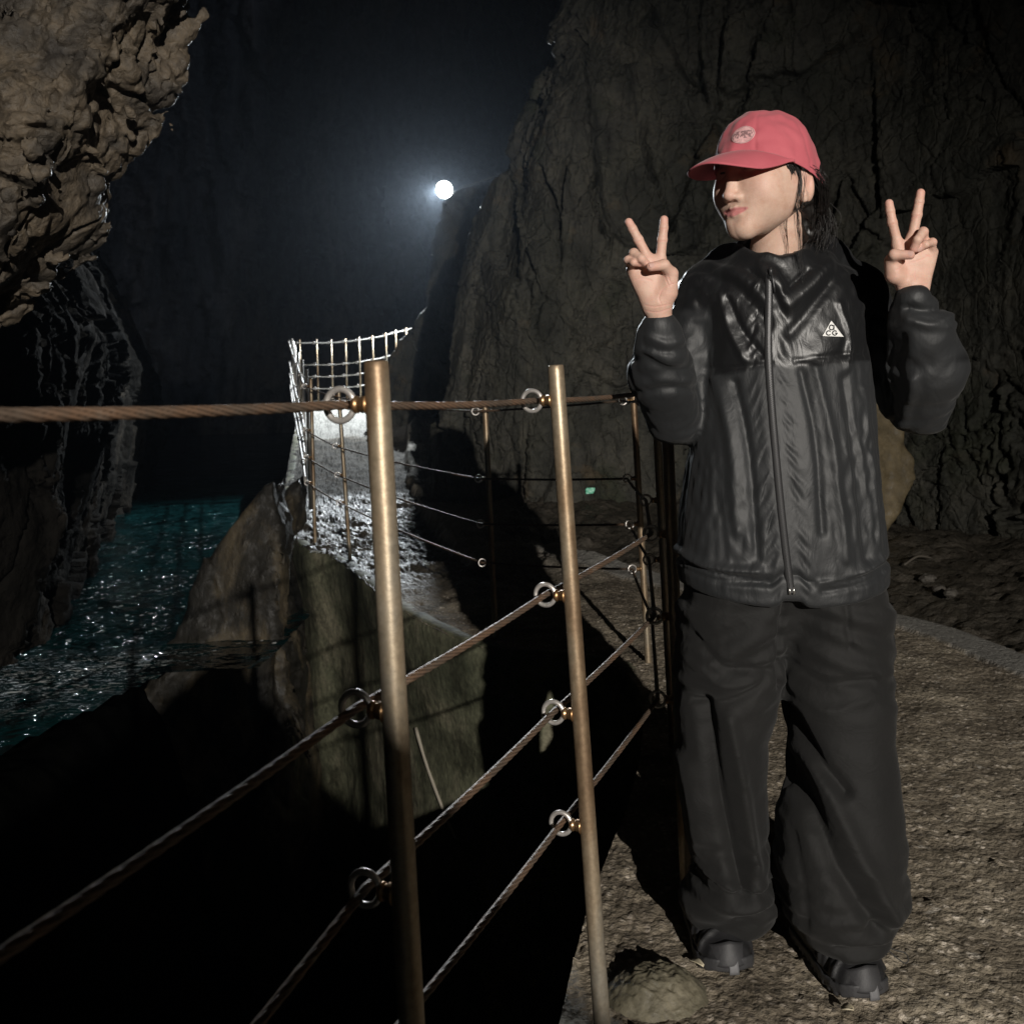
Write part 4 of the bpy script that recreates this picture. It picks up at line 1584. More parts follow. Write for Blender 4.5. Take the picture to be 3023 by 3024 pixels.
k = NT('black_nylon')
nr = k.bump(k.noise(19, 3, .55, k.stretch((1, 1, .42)), 1.6), .24, .009)
nr = k.bump(k.noise(55, 4, .6, k.stretch((1, 1, .6)), 1.0), .22, .0035, nr)
nr = k.bump(k.noise(1100, 1, .5), .05, .0005, nr)
yk = k.attr('yoke')
col = k.mix(yk, k.ramp(k.noise(7, 3), [(.3, (.0165, .0178, .0192)), (.7, (.0225, .0238, .0255))]), (.0085, .0088, .0096))
M['jacket'] = k.fin(col, k.val(yk, 0, 1, .56, .40), 0, nr, Specular_IOR_Level=.45)
k.b.inputs['Sheen Weight'].default_value = .05
jk = kid(mesh_np('jacket', jx, q, M['jacket']))
vpx = np.array([(F_PX * (a @ _rt) / (a @ _fw) + CX, CY - F_PX * (a @ _up) / (a @ _fw)) for a in (v - _O)])
seam = np.interp(vpx[:, 0], [2080, 2270, 2272, 2330, 2560], [1086, 1076, 1074, 1068, 1044])
yoke = sstep(3, -3, vpx[:, 1] - seam) * (1 - sstep(.3, .7, ins))
yoke = np.maximum(yoke, sstep(1.30, 1.33, v[:, 2]) * ins)
attr(jk, 'yoke', yoke)
sub = jk.modifiers.new('smooth', 'SUBSURF')
sub.levels = sub.render_levels = 1

from mathutils.bvhtree import BVHTree


def bvh(vv, qq):
    return BVHTree.FromPolygons([Vector(a) for a in vv], [tuple(int(i) for i in f) for f in qq])


JB = bvh(jx, q)


def front(tree, px, py, lift=.002, y=2.0):
    """first point of a surface seen at a pixel, lifted towards the viewer"""
    d = Vector(ray(px, py)).normalized()
    hit = tree.ray_cast(Vector(_O) + d * .9, d)
    if hit[0] is None:
        return P(px, py, y), np.array([0, -1., 0])
    n = np.array(hit[1])
    if n[1] > 0:
        n = -n
    return np.array(hit[0]) + n * lift, n


# zip: tape, teeth, slider and pull
zc = spline([(2271, 786), (2270, 900), (2268, 1000), (2271, 1104), (2284, 1275), (2303, 1480), (2322, 1650), (2336, 1758)], 150)
pts = np.array([front(JB, a, b, 0)[0] for a, b in zc])
for c in range(3):
    kern = np.ones(15) / 15
    pts[:, c] = np.convolve(np.pad(pts[:, c], 7, mode='edge'), kern, 'valid')
pts[:, 1] -= .0015
tv, tf = [], []
for i, p_ in enumerate(pts):
    for j, (dx, dy) in enumerate(((-.0085, .004), (-.0070, -.0002), (-.003, -.0014), (0, -.0012), (.003, -.0014), (.0070, -.0002), (.0085, .004))):
        tv.append(p_ + np.array([dx, dy, 0]))
k = NT('zip_tape')
M['tape'] = k.fin((.012, .012, .013), .7)
zp = kid(mesh_np('zipper', tv, grid_quads(len(pts), 7)[:, ::-1], M['tape']))
k = NT('dark_zip')
M['zip'] = k.fin((.035, .035, .037), .4, .3)
tm = MB()
zz = spline(pts, 420)
for i in range(0, 420):
    s_ = .0012 if i % 2 else -.0012
    c = zz[i] + np.array([s_ * .8, -.0022, 0])
    for_ = [(-1, -1, -1), (1, -1, -1), (1, 1, -1), (-1, 1, -1), (-1, -1, 1), (1, -1, 1), (1, 1, 1), (-1, 1, 1)]
    tm.add([c + np.array([x * .0015, y * .0008, z_ * .0008]) for x, y, z_ in for_], [(0, 1, 5, 4), (1, 2, 6, 5), (2, 3, 7, 6), (3, 0, 4, 7), (4, 5, 6, 7), (0, 3, 2, 1)])
o = tm.build('zipper_teeth', M['zip'], None, False)
o.parent = zp
k = NT('pale_metal')
M['pull'] = k.fin((.55, .54, .52), .3, .9)
sl = zz[2] + np.array([0, -.006, 0])
mb = MB()
mb.tube([sl + [0, 0, .004], sl + [0, -.001, -.002], sl + [0, 0, -.012]], [.0035, .0048, .0038], 10)
mb.tube([sl + [.001, -.003, -.006], sl + [.003, -.004, -.02], sl + [.005, -.003, -.034], sl + [.0058, -.003, -.046]], [.0016, .0025, .0028, .002], 8)
o = mb.build('zipper_pull', M['zip'])
o.parent = zp
mb = MB()
for s_ in (-.004, .004):
    e = zz[-1] + np.array([s_, -.003, .004])
    mb.tube([e + [0, 0, .006], e, e - [0, 0, .007]], [.0022, .003, .0026], 8)
o = mb.build('zipper_end', M['pull'])
o.parent = zp

# white triangle badge with its dark letters
def tri_badge():
    A, B_, Cc = (2451, 948), (2425, 994), (2486, 995)
    k = NT('white_print')
    M['white'] = k.fin((.78, .78, .76), .5)
    k = NT('black_print')
    M['ink'] = k.fin((.012, .012, .013), .5)
    n = 14
    g, f = [], []
    idx = {}
    for i in range(n + 1):
        for j in range(n + 1 - i):
            a, b = i / n, j / n
            px = A[0] + (B_[0] - A[0]) * a + (Cc[0] - A[0]) * b
            py = A[1] + (B_[1] - A[1]) * a + (Cc[1] - A[1]) * b
            idx[i, j] = len(g)
            g.append(front(JB, px, py, .0030)[0])
    for i in range(n):
        for j in range(n - i):
            f.append((idx[i, j], idx[i + 1, j], idx[i, j + 1]))
            if i + j < n - 1:
                f.append((idx[i + 1, j], idx[i + 1, j + 1], idx[i, j + 1]))
    g = np.array(g)
    # the print is stiff: fit a gentle plane through it
    Aq = np.c_[g[:, 0], g[:, 2], np.ones(len(g))]
    co_, *_ = np.linalg.lstsq(Aq, g[:, 1], rcond=None)
    fit = Aq @ co_
    g[:, 1] = fit - .0012 + np.clip(g[:, 1] - fit, -.006, .0005) * .25
    bd = kid(mesh_np('badge', g, f, M['white'], None, True))

    def stroke(pix, w):
        mb = MB()
        c = spline(pix, max(8, 6 * len(pix)))
        pp = []
        for a, b in c:
            p_ = P(a, b, 1.95)
            d = ray(a, b)
            # on the badge plane
            t_ = (co_[0] * 0 + co_[2] + co_[1] * CAM_H - 0) / (d[1] - co_[0] * d[0] - co_[1] * d[2])
            pp.append(_O + d * t_ + np.array([0, -.0022, 0]))
        mb.tube(pp, w, 6)
        return mb.build('letter', M['ink'], None, False)
    for pix in ([(2458, 962), (2452, 960), (2448, 963), (2447, 969), (2449, 973), (2455, 974), (2459, 971), (2460, 964), (2460, 961), (2460, 974)],
                [(2450, 979), (2445, 977), (2440, 979), (2438, 984), (2440, 988), (2445, 990), (2450, 988)],
                [(2468, 979), (2463, 977), (2458, 979), (2456, 984), (2458, 988), (2463, 990), (2468, 987), (2469, 984), (2464, 984)]):
        o = stroke(pix, .00115)
        o.parent = bd
        o.matrix_parent_inverse = Matrix.Identity(4)


tri_badge()

# ---- trousers
LR = [row(2040, 2350, 1690, 2.09), row(2006, 2340, 1790, 2.09), row(1998, 2312, 1950, 2.09), row(1998, 2306, 2048, 2.09), row(2004, 2262, 2180, 2.1), row(2014, 2258, 2318, 2.1), row(2032, 2262, 2410, 2.1), row(2052, 2266, 2503, 2.1),
      row(2062, 2272, 2590, 2.09), row(2040, 2296, 2635, 2.08), row(2018, 2316, 2680, 2.07), row(2032, 2300, 2725, 2.07), row(2070, 2262, 2768, 2.06)]
RR = [row(2270, 2585, 1690, 2.09), row(2290, 2626, 1790, 2.09), row(2308, 2636, 1950, 2.07), row(2312, 2638, 2060, 2.06), row(2340, 2640, 2180, 2.04), row(2334, 2652, 2318, 2.03), row(2306, 2664, 2418, 2.02), row(2302, 2680, 2539, 2.0),
      row(2304, 2678, 2646, 2.0), row(2330, 2660, 2712, 1.99), row(2362, 2640, 2758, 1.99), row(2400, 2610, 2800, 1.99)]
LY = [(.80, 2.10, .115), (.72, 2.10, .132), (.55, 2.10, .120), (.35, 2.11, .110), (.22, 2.11, .105), (.16, 2.10, .125), (.12, 2.11, .115), (.06, 2.12, .095)]
RY = [(.80, 2.10, .115), (.72, 2.10, .132), (.55, 2.08, .120), (.35, 2.05, .120), (.22, 2.03, .125), (.14, 2.02, .125), (.10, 2.02, .115), (.04, 2.03, .095)]


def trousers(p):
    a, a0, a1 = loft(p, LR, LY, None, 2.2)
    b, b0, b1 = loft(p, RR, RY, None, 2.2)
    a = smax(a, a0 + .004 - p[..., 2], .02)
    b = smax(b, b0 + .004 - p[..., 2], .02)
    kk = np.interp(p[..., 2], [.45, .58, .72], [.002, .014, .07])
    d = smin(a, b, kk)
    d = smax(d, p[..., 2] - .79, .02)
    return d


v, q = surface_nets(trousers, (.16, 1.82, .0), (.98, 2.30, .81), .0072)


def tr_stretch(m, d):
    low = sstep(.30, .12, m[:, 2])
    hip = sstep(.45, .6, m[:, 2])
    return 1.02 + (.03 + .09 * low + .06 * hip) * d[:, 2] ** 2 + (.02) * np.hypot(d[:, 0], d[:, 1]) ** 2


sd_ = np.stack([v[:, 0], v[:, 1], v[:, 2] + .35 * np.abs(v[:, 0] - .555)], 1)
seed = perlin(sd_ * np.array([.35, .35, 1]), 22, 2) * (.35 + sstep(.4, .6, v[:, 2]) + sstep(.3, .15, v[:, 2])) + .7 * perlin(v * np.array([1, 1, .2]), 13, 7)
tx, TN = crumple(v, q, tr_stretch, 180, (-.012, .012), .10, seed, None, .004)
for pts, wd, dp in (
        ([(2050, 1880, 2), (2130, 1960, 2), (2260, 1970, 2)], .007, -.010), ([(2040, 1960, 2), (2140, 2020, 2), (2260, 2000, 2)], .008, .006),
        ([(2050, 2080, 2), (2160, 2060, 2), (2260, 2000, 2)], .007, -.010), ([(2330, 1960, 2), (2420, 2000, 2), (2560, 1990, 2)], .008, -.010),
        ([(2330, 2030, 2), (2420, 2080, 2), (2560, 2040, 2)], .008, .005), ([(2478, 1770, 2), (2485, 1830, 2), (2492, 1900, 2)], .005, -.008),
        ([(2312, 1775, 2), (2302, 1900, 2), (2310, 2030, 2)], .006, -.014),
        ([(2075, 2080, 2), (2120, 2330, 2), (2190, 2630, 2)], .017, -.030), ([(2150, 2120, 2), (2190, 2330, 2), (2225, 2560, 2)], .014, .020),
        ([(2040, 2280, 2), (2070, 2450, 2), (2090, 2600, 2)], .013, .016),
        ([(2340, 2120, 2), (2400, 2230, 2), (2460, 2300, 2)], .012, -.020), ([(2350, 2280, 2), (2420, 2480, 2), (2540, 2660, 2)], .018, -.026),
        ([(2400, 2250, 2), (2480, 2450, 2), (2580, 2640, 2)], .018, .016), ([(2330, 2440, 2), (2345, 2580, 2), (2350, 2700, 2)], .006, -.006),
        ([(2070, 2612, 2), (2160, 2640, 2), (2300, 2640, 2)], .007, -.016), ([(2040, 2660, 2), (2150, 2680, 2), (2290, 2670, 2)], .014, .010),
        ([(2180, 2722, 2), (2230, 2706, 2), (2290, 2700, 2)], .005, -.007),
        ([(2430, 2740, 2), (2520, 2735, 2), (2640, 2745, 2)], .007, -.011), ([(2460, 2772, 2), (2540, 2764, 2), (2620, 2770, 2)], .006, .007)):
    tx = crease(tx, TN, pts, wd, dp)
k = NT('black_cotton')
weave = k.noise(1400, 1, .5)
nr = k.bump(k.noise(16, 5, .6, k.stretch((1, 1, 1.5)), 1.0), .35, .007)
nr = k.bump(k.noise(70, 4, .6), .2, .002, nr)
nr = k.bump(weave, .1, .0004, nr)
M['trousers'] = k.fin(k.ramp(k.noise(5, 5, .6), [(.3, (.0058, .0058, .0057)), (.7, (.0095, .0093, .0090))]), .75, 0, nr, Specular_IOR_Level=.3)
k.b.inputs['Sheen Weight'].default_value = .05
k.b.inputs['Sheen Roughness'].default_value = .6
tr_ = kid(mesh_np('trousers', tx, q, M['trousers']))
sub = tr_.modifiers.new('smooth', 'SUBSURF')
sub.levels = sub.render_levels = 1
TB = bvh(tx, q)
# drawcord loop at the hem
k = NT('black_cord')
M['cord'] = k.fin((.02, .02, .02), .6)
c0 = P(2615, 2800, 1.98)
MB().tube(spline([c0, c0 + [.015, -.01, -.012], c0 + [.03, -.012, -.022], c0 + [.038, -.01, -.018], c0 + [.034, -.008, -.006], c0 + [.018, -.005, -.002], c0 + [-.004, 0, .004]], 40), .0011, 6).build('drawcord', M['cord'], None)
kid(bpy.data.objects['drawcord'])

# ---- shoes
def shoe(toe, yawd, name):
    toe = np.asarray(toe, float)
    a = R(yawd)
    fy_ = np.array([math.sin(a), -math.cos(a), 0])      # heel to toe
    fx_ = np.array([math.cos(a), math.sin(a), 0])
    Lh = .262
    orig = toe - fy_ * Lh

    def loc(p):
        r = p - orig.astype(f32)
        return np.stack([r @ fx_.astype(f32), r @ fy_.astype(f32), r[..., 2]], -1)

    def outline(q):
        y = q[..., 1]
        hw_ = np.interp(y, [0, .02, .06, .12, .18, .215, .24, .256, .262], [.020, .033, .038, .042, .053, .053, .044, .028, .014])
        cx = np.interp(y, [0, .12, .2, .262], [0, 0, .002, .0])
        return hw_, cx

    def upper(p):
        q = loc(p)
        hw_, cx = outline(q)
        top = np.interp(q[..., 1], [0, .03, .08, .12, .16, .20, .235, .255, .262], [.085, .10, .105, .100, .086, .070, .056, .042, .030])
        zz_ = (q[..., 2] - .022) / np.maximum(top - .022, .01)
        u = np.sqrt(np.clip(np.abs((q[..., 0] - cx) / hw_) ** 2.4 + np.clip(zz_, 0, 9) ** 2.4, 0, None)) ** (2 / 2.4)
        d = (u - 1) * .032
        d = np.maximum(d, np.maximum(-q[..., 1] - .0, q[..., 1] - Lh + .002))
        d = np.maximum(d, .018 - q[..., 2])
        # overlays and tongue
        y = q[..., 1]
        for c, w_, a_ in ((.205, .005, .004), (.178, .006, -.004), (.152, .006, .004), (.128, .006, -.004)):
            d = d - a_ * np.exp(-((y - c - .25 * np.abs(q[..., 0])) / w_) ** 2) * (q[..., 2] > .03)
        return d - .0012 * perlin(p, 60)

    def sole(p):
        q = loc(p)
        hw_, cx = outline(q)
        d = np.abs(q[..., 0] - cx) - hw_ - .005
        d = smax(d, np.abs(q[..., 1] - Lh / 2) - Lh / 2 - .003, .02)
        lift = .010 * sstep(.215, .262, q[..., 1])
        d = smax(d, np.abs(q[..., 2] - .013 - lift) - .0125, .005)
        tread = .003 * np.sign(np.sin(q[..., 1] * 330)) * (q[..., 2] < .012)
        return d + np.maximum(0, tread) * .8
    blo = np.minimum(orig, toe) - [.08, .08, .0]
    bhi = np.maximum(orig, toe) + [.08, .08, .125]
    blo[2] = -.006
    v, q = surface_nets(upper, blo, bhi, .0032)
    up_ = kid(mesh_np('shoe', v, q, M['shoe']))
    v, q = surface_nets(sole, blo, bhi, .0032)
    o = mesh_np('sole', v, q, M['sole'])
    o.parent = up_
    # grey rubber toe bumper with a paler tab in the middle
    T = lambda x, y, z: orig + fx_ * x + fy_ * y + np.array([0, 0, z])
    g = []
    for i in np.linspace(-1, 1, 25):
        for j in np.linspace(0, 1, 9):
            h = .024 + (.040 * (1 - .55 * abs(i) ** 1.5)) * j
            yy_ = .2645 - .016 * j ** 1.6 - .046 * abs(i) ** 2.4
            g.append(T(i * .0525 * (1 - .10 * j), yy_ + .002, h * (.92 + .08 * j)))
    o = mesh_np('toe_cap', g, grid_quads(25, 9), M['rubber'])
    o.parent = up_
    so = o.modifiers.new('thick', 'SOLIDIFY')
    so.thickness = .004
    g = []
    for i in np.linspace(-1, 1, 5):
        for j in np.linspace(0, 1, 8):
            g.append(T(.004 + i * (.0095 - .0012 * j), .2685 - .020 * j ** 2.2, .010 + .040 * j))
    o = mesh_np('toe_tab', g, grid_quads(5, 8), M['tab'])
    o.parent = up_
    so = o.modifiers.new('thick', 'SOLIDIFY')
    so.thickness = .004
    mb = MB()
    for y_, z_ in ((.125, .104), (.146, .097), (.166, .087)):
        mb.tube(spline([T(-.026, y_ - .006, z_ - .012), T(-.012, y_, z_ + .001), T(.0, y_ + .003, z_ + .003), T(.014, y_ + .006, z_ + .001), T(.027, y_ + .004, z_ - .013)], 18), .0022, 6)
    o = mb.build('laces', M['cord'])
    o.parent = up_
    mb = MB()
    for i in range(36):
        t_ = 2 * math.pi * i / 36
    mb.torus(T(0, .137, .105), fy_ * .55 + np.array([0, 0, .8]), .0115, .0022, 24, 8)
    o = mb.build('lace_dial', M['rubber'])
    o.parent = up_


for nm, col, rg in (('shoe', (.012, .012, .013), .5), ('sole', (.028, .028, .030), .6), ('rubber', (.026, .026, .028), .6), ('tab', (.10, .10, .105), .6)):
    k = NT('shoe_' + nm)
    M[nm] = k.fin(k.mix(k.noise(30, 4), col, tuple(c * 1.7 for c in col)), rg, 0, k.bump(k.noise(150, 4, .6), .4, .0015))
shoe((.392, 1.985, 0), 4, 'shoe')
shoe((.628, 1.893, 0), 12, 'shoe')

# ---- cap
k = NT('coral_red_cotton')
weave = k.noise(1500, 1, .5)
nr = k.bump(k.noise(30, 4, .6), .25, .004)
nr = k.bump(weave, .1, .0004, nr)
col = k.ramp(k.noise(12, 5, .6), [(.3, (.48, .098, .125)), (.7, (.55, .128, .155))])
M['cap'] = k.fin(col, .72, 0, nr, Specular_IOR_Level=.3)
k.b.inputs['Sheen Weight'].default_value = .15
CR = (.0885, .1045)


def cap_edge(th):
    """rim of the crown at angle th from straight ahead (head coordinates)"""
    return -.003 + .028 * math.cos(th) - .004 * (1 - math.cos(2 * th)) * .5 - .010 * (.5 - .5 * math.cos(th)) ** 2


nu, nv = 144, 44
g = []
for i in range(nu):
    th = 2 * math.pi * i / nu
    sx, sy = math.sin(th), math.cos(th)
    z0 = cap_edge(th)
    for j in range(nv):
        t_ = j / (nv - 1)
        ph = t_ * math.pi / 2
        rad = math.cos(ph) ** .80
        hz_ = math.sin(ph) ** 1.08
        x, y, z = CR[0] * sx * rad, -.008 + CR[1] * sy * rad, z0 + (.113 - z0) * hz_
        # six panel seams, a soft tucked crown
        seam = abs(((th + math.pi / 6) % (math.pi / 3)) - math.pi / 6)
        dn = -.0016 * math.exp(-((math.pi / 6 - seam) * rad / .022) ** 2) * (t_ < .97)
        rr = 1 + dn / .09
        g.append((x * rr, y * rr, z))
g = np.array(g, f32)
g[:, 2] += 0
pk = .0035 * perlin(g * np.array([1, 1, .5]), 26, 3) + .0022 * perlin(g, 55, 8)
g += (g - np.array([0, 0, .02])) / .09 * pk[:, None]
gl = g.copy()
cap = kid(mesh_np('cap', hw(g), grid_quads(nu, nv, True), M['cap']))
so = cap.modifiers.new('thick', 'SOLIDIFY')
so.thickness = .0025
so.offset = -1
sub = cap.modifiers.new('smooth', 'SUBSURF')
sub.levels = sub.render_levels = 1
CB = bvh(hw(g), grid_quads(nu, nv, True))
# button
MB().tube([hw((0, -.008, .1115)), hw((0, -.008, .1155)), hw((0, -.008, .1175))], [.0085, .0075, .003], 16).build('cap_button', M['cap'], cap)
bpy.data.objects['cap_button'].matrix_parent_inverse = Matrix.Identity(4)
# brim
nb, mb_ = 61, 18
g = []
for i in range(nb):
    s_ = i / (nb - 1) * 2 - 1
    th = s_ * R(70)
    e = cap_edge(th)
    ix, iy = CR[0] * math.sin(th) * .985, -.008 + CR[1] * math.cos(th) * .985
    # outer edge of the peak
    ox, oy = .086 * math.sin(s_ * R(76)), -.008 + .1035 * math.cos(s_ * R(70)) * .70 + .103 * (1 - abs(s_) ** 3.0)
    oy = max(oy, iy + .001)
    ln = math.hypot(ox - ix, oy - iy)
    for j in range(mb_):
        t_ = j / (mb_ - 1)
        x, y = ix + (ox - ix) * t_, iy + (oy - iy) * t_
        z = e + .002 - .43 * ln * t_ - (2.3 if x > 0 else .6) * (x ** 2) * t_ * min(1, ln / .045) + .012 * t_ * (1 - t_)
        g.append((x, y, z))
brim = mesh_np('brim', hw(np.array(g)), grid_quads(nb, mb_), M['cap'], cap)
brim.matrix_parent_inverse = Matrix.Identity(4)
so = brim.modifiers.new('thick', 'SOLIDIFY')
so.thickness = .0035
so.offset = 0
# oval patch on the front of the crown
k = NT('pink_patch')
pn = k.noise(240, 4, .6)
M['patch'] = k.fin(k.mix(k.attr('ink'), k.ramp(pn, [(.3, (.62, .32, .33)), (.7, (.74, .47, .46))]), (.20, .115, .12)), .6, 0, k.bump(pn, .3, .001))
g, inkv, rim = [], [], []
a1, c1 = R(24), .058
for i in range(25):
    r_ = i / 24
    for j in range(49):
        t_ = 2 * math.pi * j / 48
        u, w_ = .0205 * r_ * math.cos(t_), .0165 * r_ * math.sin(t_)
        th = R(14) + u / .098
        zt = .050 + w_
        # walk onto the crown
        d = Vector((math.sin(th), math.cos(th), 0))
        o_ = Vector(hw((d.x * .16, -.008 + d.y * .16, zt + .010)))
        dv = (Vector(hw((0, -.008, zt - .004))) - o_).normalized()
        hit = CB.ray_cast(o_, dv)
        pt = np.array(hit[0]) - np.array(dv) * .0014 if hit[0] else np.array(o_)
        g.append(pt)
        band = abs(w_) < .0075 and abs(u) < .018
        sc = float(perlin(np.array([u * 330, w_ * 240, 3.7]), 1.0)) * 2.2 + .12
        inkv.append(.85 if (band and sc > .1) or .90 < r_ < .94 else (.35 if -.014 < w_ < -.0095 and math.sin(u * 2200) > 0 else 0))
pt = mesh_np('patch', g, grid_quads(25, 49), M['patch'], cap)
pt.matrix_parent_inverse = Matrix.Identity(4)
attr(pt, 'ink', inkv)

# ---- hair: mass under the cap, knot at the nape, loose strands
k = NT('black_hair')
M['hair'] = k.fin((.011, .009, .008), .42, 0, None, Specular_IOR_Level=.5)
rg = random.Random(5)


def hmass(p):
    q = hl(p)
    s = np.stack([np.abs(q[..., 0]), q[..., 1], q[..., 2]], -1)
    d = ell(q, (0, -.012, .004), (.0785, .0945, .082))
    d = smax(d, q[..., 1] - .030 + .004 * perlin(q, 160, 2) - .35 * (q[..., 2] - .0) - .4 * np.minimum(0, q[..., 2] + .02), .006)      # hairline
    d = smax(d, q[..., 2] - .0 - .28 * q[..., 1], .006)                                  # up under the cap
    d = smax(d, -.062 - q[..., 2] + .55 * np.maximum(0, q[..., 1] + .055), .012)         # swept back to the nape
    d = smax(d, -ell(s, (.088, -.014, -.030), (.026, .0185, .030)), .006)                # free of the ear
    d = smin(d, ell(q, (.006, -.082, -.045), (.046, .030, .042)), .02)
    d = smin(d, cone(s, (.060, -.050, .0), (.030, -.085, -.065), .022, .020), .02)
    d = smin(d, ell(q, (.020, -.098, -.088), (.029, .026, .030)), .012)         # knot
    rd = q * np.array([9, 3, 2.2], f32)
    return d - .0032 * perlin(q * np.array([1, 1, .30], f32), 150, 3) - .004 * perlin(q * np.array([1, 1, .4], f32), 60, 9)


v, q = surface_nets(hmass, HO + [-.14, -.14, -.155], HO + [.17, .19, .085], .0026)
hair = kid(mesh_np('hair', v, q, M['hair']))


def strands(ctrl, n, jit, r, seed):
    """n hairs that follow a control polyline (head coordinates)"""
    rr_ = random.Random(seed)
    mb = MB()
    for i in range(n):
        o_ = np.array([rr_.gauss(0, jit * .75) for _ in range(3)])
        pts = []
        for kx, c in enumerate(ctrl):
            sp_ = 1 + kx * .35
            pts.append(np.array(c) + o_ * sp_ + np.array([rr_.gauss(0, jit * .35) for _ in range(3)]))
        m_ = rr_.randint(int(len(pts) * .7), len(pts)) if len(pts) > 3 else len(pts)
        c = spline(pts[:max(3, m_)], 16)
        mb.tube([hw(x) for x in c], np.linspace(r, r * .45, 16), 4, caps=False)
    return mb


allm = MB()
for ctrl, n, jit, r, sd in (
        ([(.068, .016, .006), (.0765, .010, -.004), (.0790, .006, -.024), (.0750, .008, -.050), (.069, .008, -.075)], 26, .0022, .00055, 1),     # before the ear
        ([(.066, .030, .006), (.0715, .024, -.002), (.0740, .018, -.014), (.071, .018, -.036)], 20, .0022, .0005, 2),
        ([(.074, .012, .004), (.080, .002, .000), (.0855, -.018, -.006), (.0845, -.036, -.018), (.070, -.062, -.055)], 34, .0028, .0006, 3),   # over the ear
        ([(.074, -.020, -.002), (.082, -.034, -.010), (.083, -.048, -.025), (.064, -.074, -.062), (.045, -.092, -.085)], 60, .0048, .00065, 4),
        ([(.070, -.045, -.006), (.077, -.060, -.024), (.064, -.078, -.058), (.052, -.088, -.096), (.050, -.082, -.122)], 50, .0055, .00062, 5),
        ([(.055, -.078, -.05), (.058, -.088, -.080), (.052, -.086, -.112), (.048, -.078, -.140)], 34, .007, .0006, 6),
        ([(.020, -.110, -.060), (.050, -.112, -.082), (.052, -.096, -.112), (.026, -.098, -.118), (.008, -.112, -.095)], 46, .007, .00065, 7),
        ([(.064, -.006, -.045), (.060, -.010, -.082), (.055, -.020, -.120), (.052, -.028, -.165), (.056, -.03, -.190)], 9, .0028, .00045, 8),
        ([(.070, .000, -.038), (.064, .004, -.075), (.062, -.010, -.115), (.056, -.012, -.160)], 6, .003, .00042, 9)):
    b_ = strands(ctrl, n, jit, r, sd)
    allm.add(b_.v, b_.f)
st_ = allm.build('loose_strands', M['hair'], hair)
st_.matrix_parent_inverse = Matrix.Identity(4)

# ================================================================== small things
def blob(name, c, r, m, label, cat, amp=.18, sc=9., n=26, seed=0, group=None, flat=None):
    u, v_ = np.meshgrid(np.linspace(0, 2 * np.pi, n * 2, endpoint=False), np.linspace(0, np.pi, n), indexing='ij')
    p = np.stack([np.cos(u) * np.sin(v_), np.sin(u) * np.sin(v_), np.cos(v_)], -1)
    q = (p + seed * 3.1).astype(f32)
    d1, d2, i = worley(q, 1.7, seed)
    h = 1 + amp * fbm(q, 1.6, 3, seed) + amp * .5 * (.5 - d1)
    x = p * h[..., None] * np.asarray(r)
    o = mesh_np(name, x.reshape(-1, 3), grid_quads(n * 2, n, True), m)
    o.location = c
    return tag(o, label, cat, group)


k = NT('dull_stone')
M['stone'] = rock_mat('grey_stone', [(.3, (.045, .04, .034)), (.7, (.11, .10, .085))], 9, fine=60, bump=.5, bd=.006)
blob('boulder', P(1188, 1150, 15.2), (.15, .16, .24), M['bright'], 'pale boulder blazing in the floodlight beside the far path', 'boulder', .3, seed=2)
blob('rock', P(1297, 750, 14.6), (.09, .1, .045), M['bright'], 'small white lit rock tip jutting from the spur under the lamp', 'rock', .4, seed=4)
for i, (px, py, r, lb) in enumerate(((2738, 1708, .035, 'largest grey stone on the dark rubble by the right-hand rock face'),
                                     (2772, 1738, .026, 'small stone lying just right of the largest one in the rubble'),
                                     (2804, 1752, .028, 'rightmost of three grey stones in the dark rubble'))):
    c = PZ(px, py, .06)
    blob('stone', c, (r * 1.3, r, r * .8), M['stone'], lb, 'stone', .25, seed=7 + i, group='stones on the rubble')
# mortar mound with a ring scar at the path edge
nu, nv = 96, 40
c = PZ(1936, 2868, .04)
g = []
for i in range(nu):
    t_ = 2 * math.pi * i / nu
    for j in range(nv):
        r_ = 1.0 * j / (nv - 1)
        x, y = .098 * r_ * math.cos(t_), .085 * r_ * math.sin(t_)
        z = .050 * (1 - r_ ** 2.2) - .016 + .0022 * math.exp(-((r_ - .42) / .05) ** 2)
        g.append((x, y, z))
g = np.array(g)
g[:, 2] += .006 * fbm(g.astype(f32), 30, 3, 2) + .0025 * fbm(g.astype(f32), 110, 2, 4)
M['mound'] = rock_mat('mortar', [(.3, (.085, .078, .052)), (.7, (.19, .17, .12))], 12, fine=130, bump=.7, bd=.006)
o = mesh_np('mortar_mound', g, grid_quads(nu, nv, True), M['mound'])
o.location = (c[0], c[1], .012)
tag(o, 'rounded mortar mound with a ring scar on the path edge by the left shoe', 'mound')
# green reflective tag on the rock face
k = NT('green_tag')
M['gtag'] = k.fin(k.ramp(k.noise(26, 3), [(.35, (.08, .62, .36)), (.65, (.35, .95, .70))]), .3, 0, k.bump(k.noise(40, 2), .5, .01))
EW = bpy.data.objects['cave_wall']
pl = []
for px, py in ((1728, 1444), (1732, 1440), (1755, 1439), (1755, 1446), (1750, 1456), (1729, 1458)):
    d = Vector(ray(px, py)).normalized()
    ok, loc, nn, _ = EW.ray_cast(Vector(_O) + d * 3, d)
    pl.append(np.array(loc) if ok else P(px, py, 7.4))
pl = np.array(pl)
pl[:, 1] = pl[:, 1].min() - .02
v = np.vstack([pl, pl + [0, .012, 0]])
n = len(pl)
fcs = [tuple(range(n)), tuple(range(2 * n - 1, n - 1, -1))] + [(i, (i + 1) % n, n + (i + 1) % n, n + i) for i in range(n)]
o = mesh_np('marker_tag', v, fcs, M['gtag'], None, False)
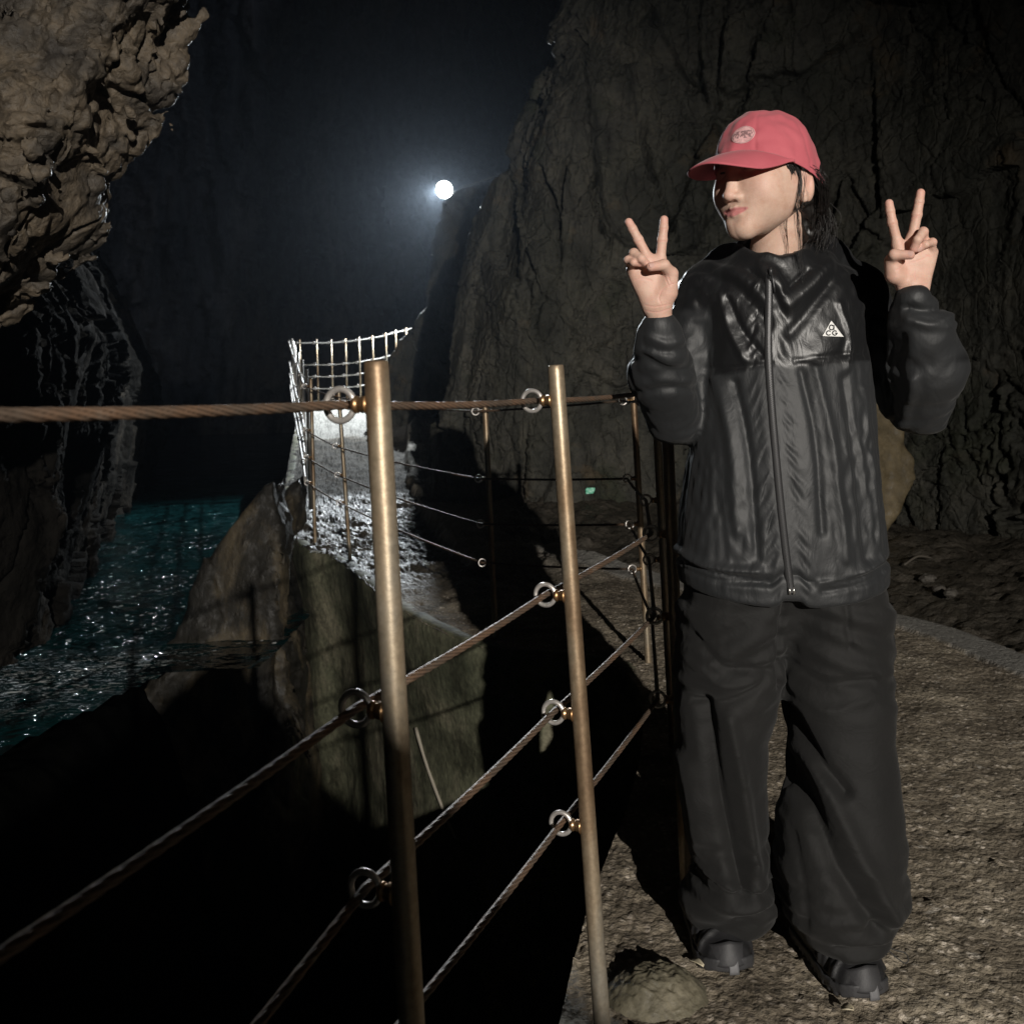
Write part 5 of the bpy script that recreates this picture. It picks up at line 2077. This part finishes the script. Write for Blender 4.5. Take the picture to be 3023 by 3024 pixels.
tag(o, 'small mint green marker tag stuck on the rock face behind the railing', 'tag')
# dry stick on the rubble, pale leaf bits by the shoes
k = NT('dry_twig')
M['twig'] = k.fin((.12, .105, .085), .8)
a, b = PZ(2668, 1668, .10), PZ(2752, 1648, .12)
MB().tube(spline([a, .5 * (a + b) + [0, 0, .03], b], 14), [.006] * 10 + [.005, .005, .004, .003], 7).build('stick', M['twig'])
tag(bpy.data.objects['stick'], 'thin dry stick lying in the dark rubble beyond the path strip', 'stick')
k = NT('dry_leaf')
M['leaf'] = k.fin(k.ramp(k.noise(90, 3), [(.3, (.42, .36, .24)), (.7, (.62, .56, .42))]), .7)
for (a, b, w_, lb) in (((2036, 2838), (2076, 2856), .007, 'pale dry leaf sliver beside the left shoe'), ((2608, 2916), (2616, 2900), .006, 'tiny cream petal beside the right shoe toe'),
                       ((2482, 2982), (2520, 2985), .010, 'flat pale chip on the ground in front of the right shoe')):
    A, B_ = PZ(*a, .012), PZ(*b, .014)
    d = (B_ - A) / np.linalg.norm(B_ - A)
    s_ = np.array([-d[1], d[0], 0])
    g = []
    for i in range(9):
        t_ = i / 8
        ww = w_ * math.sin(math.pi * min(1, max(0, .06 + .9 * t_))) ** .7
        for j in (-1, 0, 1):
            g.append(A + (B_ - A) * t_ + s_ * j * ww + np.array([0, 0, .004 * abs(j) + .004 * math.sin(3 * t_)]))
    o = mesh_np('leaf', g, grid_quads(9, 3), M['leaf'])
    so = o.modifiers.new('thick', 'SOLIDIFY')
    so.thickness = .0016
    tag(o, lb, 'leaf')

# pale thin rod lodged against the retaining wall
pl = []
for t_ in np.linspace(0, 1, 16):
    px, py = 1228 + 117 * t_ - 8 * math.sin(math.pi * t_), 2150 + 325 * t_
    d = Vector(ray(px, py)).normalized()
    ok, loc, nn, _ = rw.ray_cast(Vector(_O) + d * 4.2, d)
    pl.append(np.array(loc) - np.array(d) * .012 if ok else P(px, py, 5.6))
pl = np.array(pl)
A_ = np.c_[np.linspace(0, 1, 16) ** 2, np.linspace(0, 1, 16), np.ones(16)]
for c in range(3):
    pl[:, c] = A_ @ np.linalg.lstsq(A_, pl[:, c], rcond=None)[0]
k = NT('pale_rod')
M['rod'] = k.fin((.42, .38, .31), .7)
MB().tube(pl, np.linspace(.010, .007, 16), 8).build('rod', M['rod'])
tag(bpy.data.objects['rod'], 'pale thin rod lodged slanting against the mossy concrete wall', 'rod')
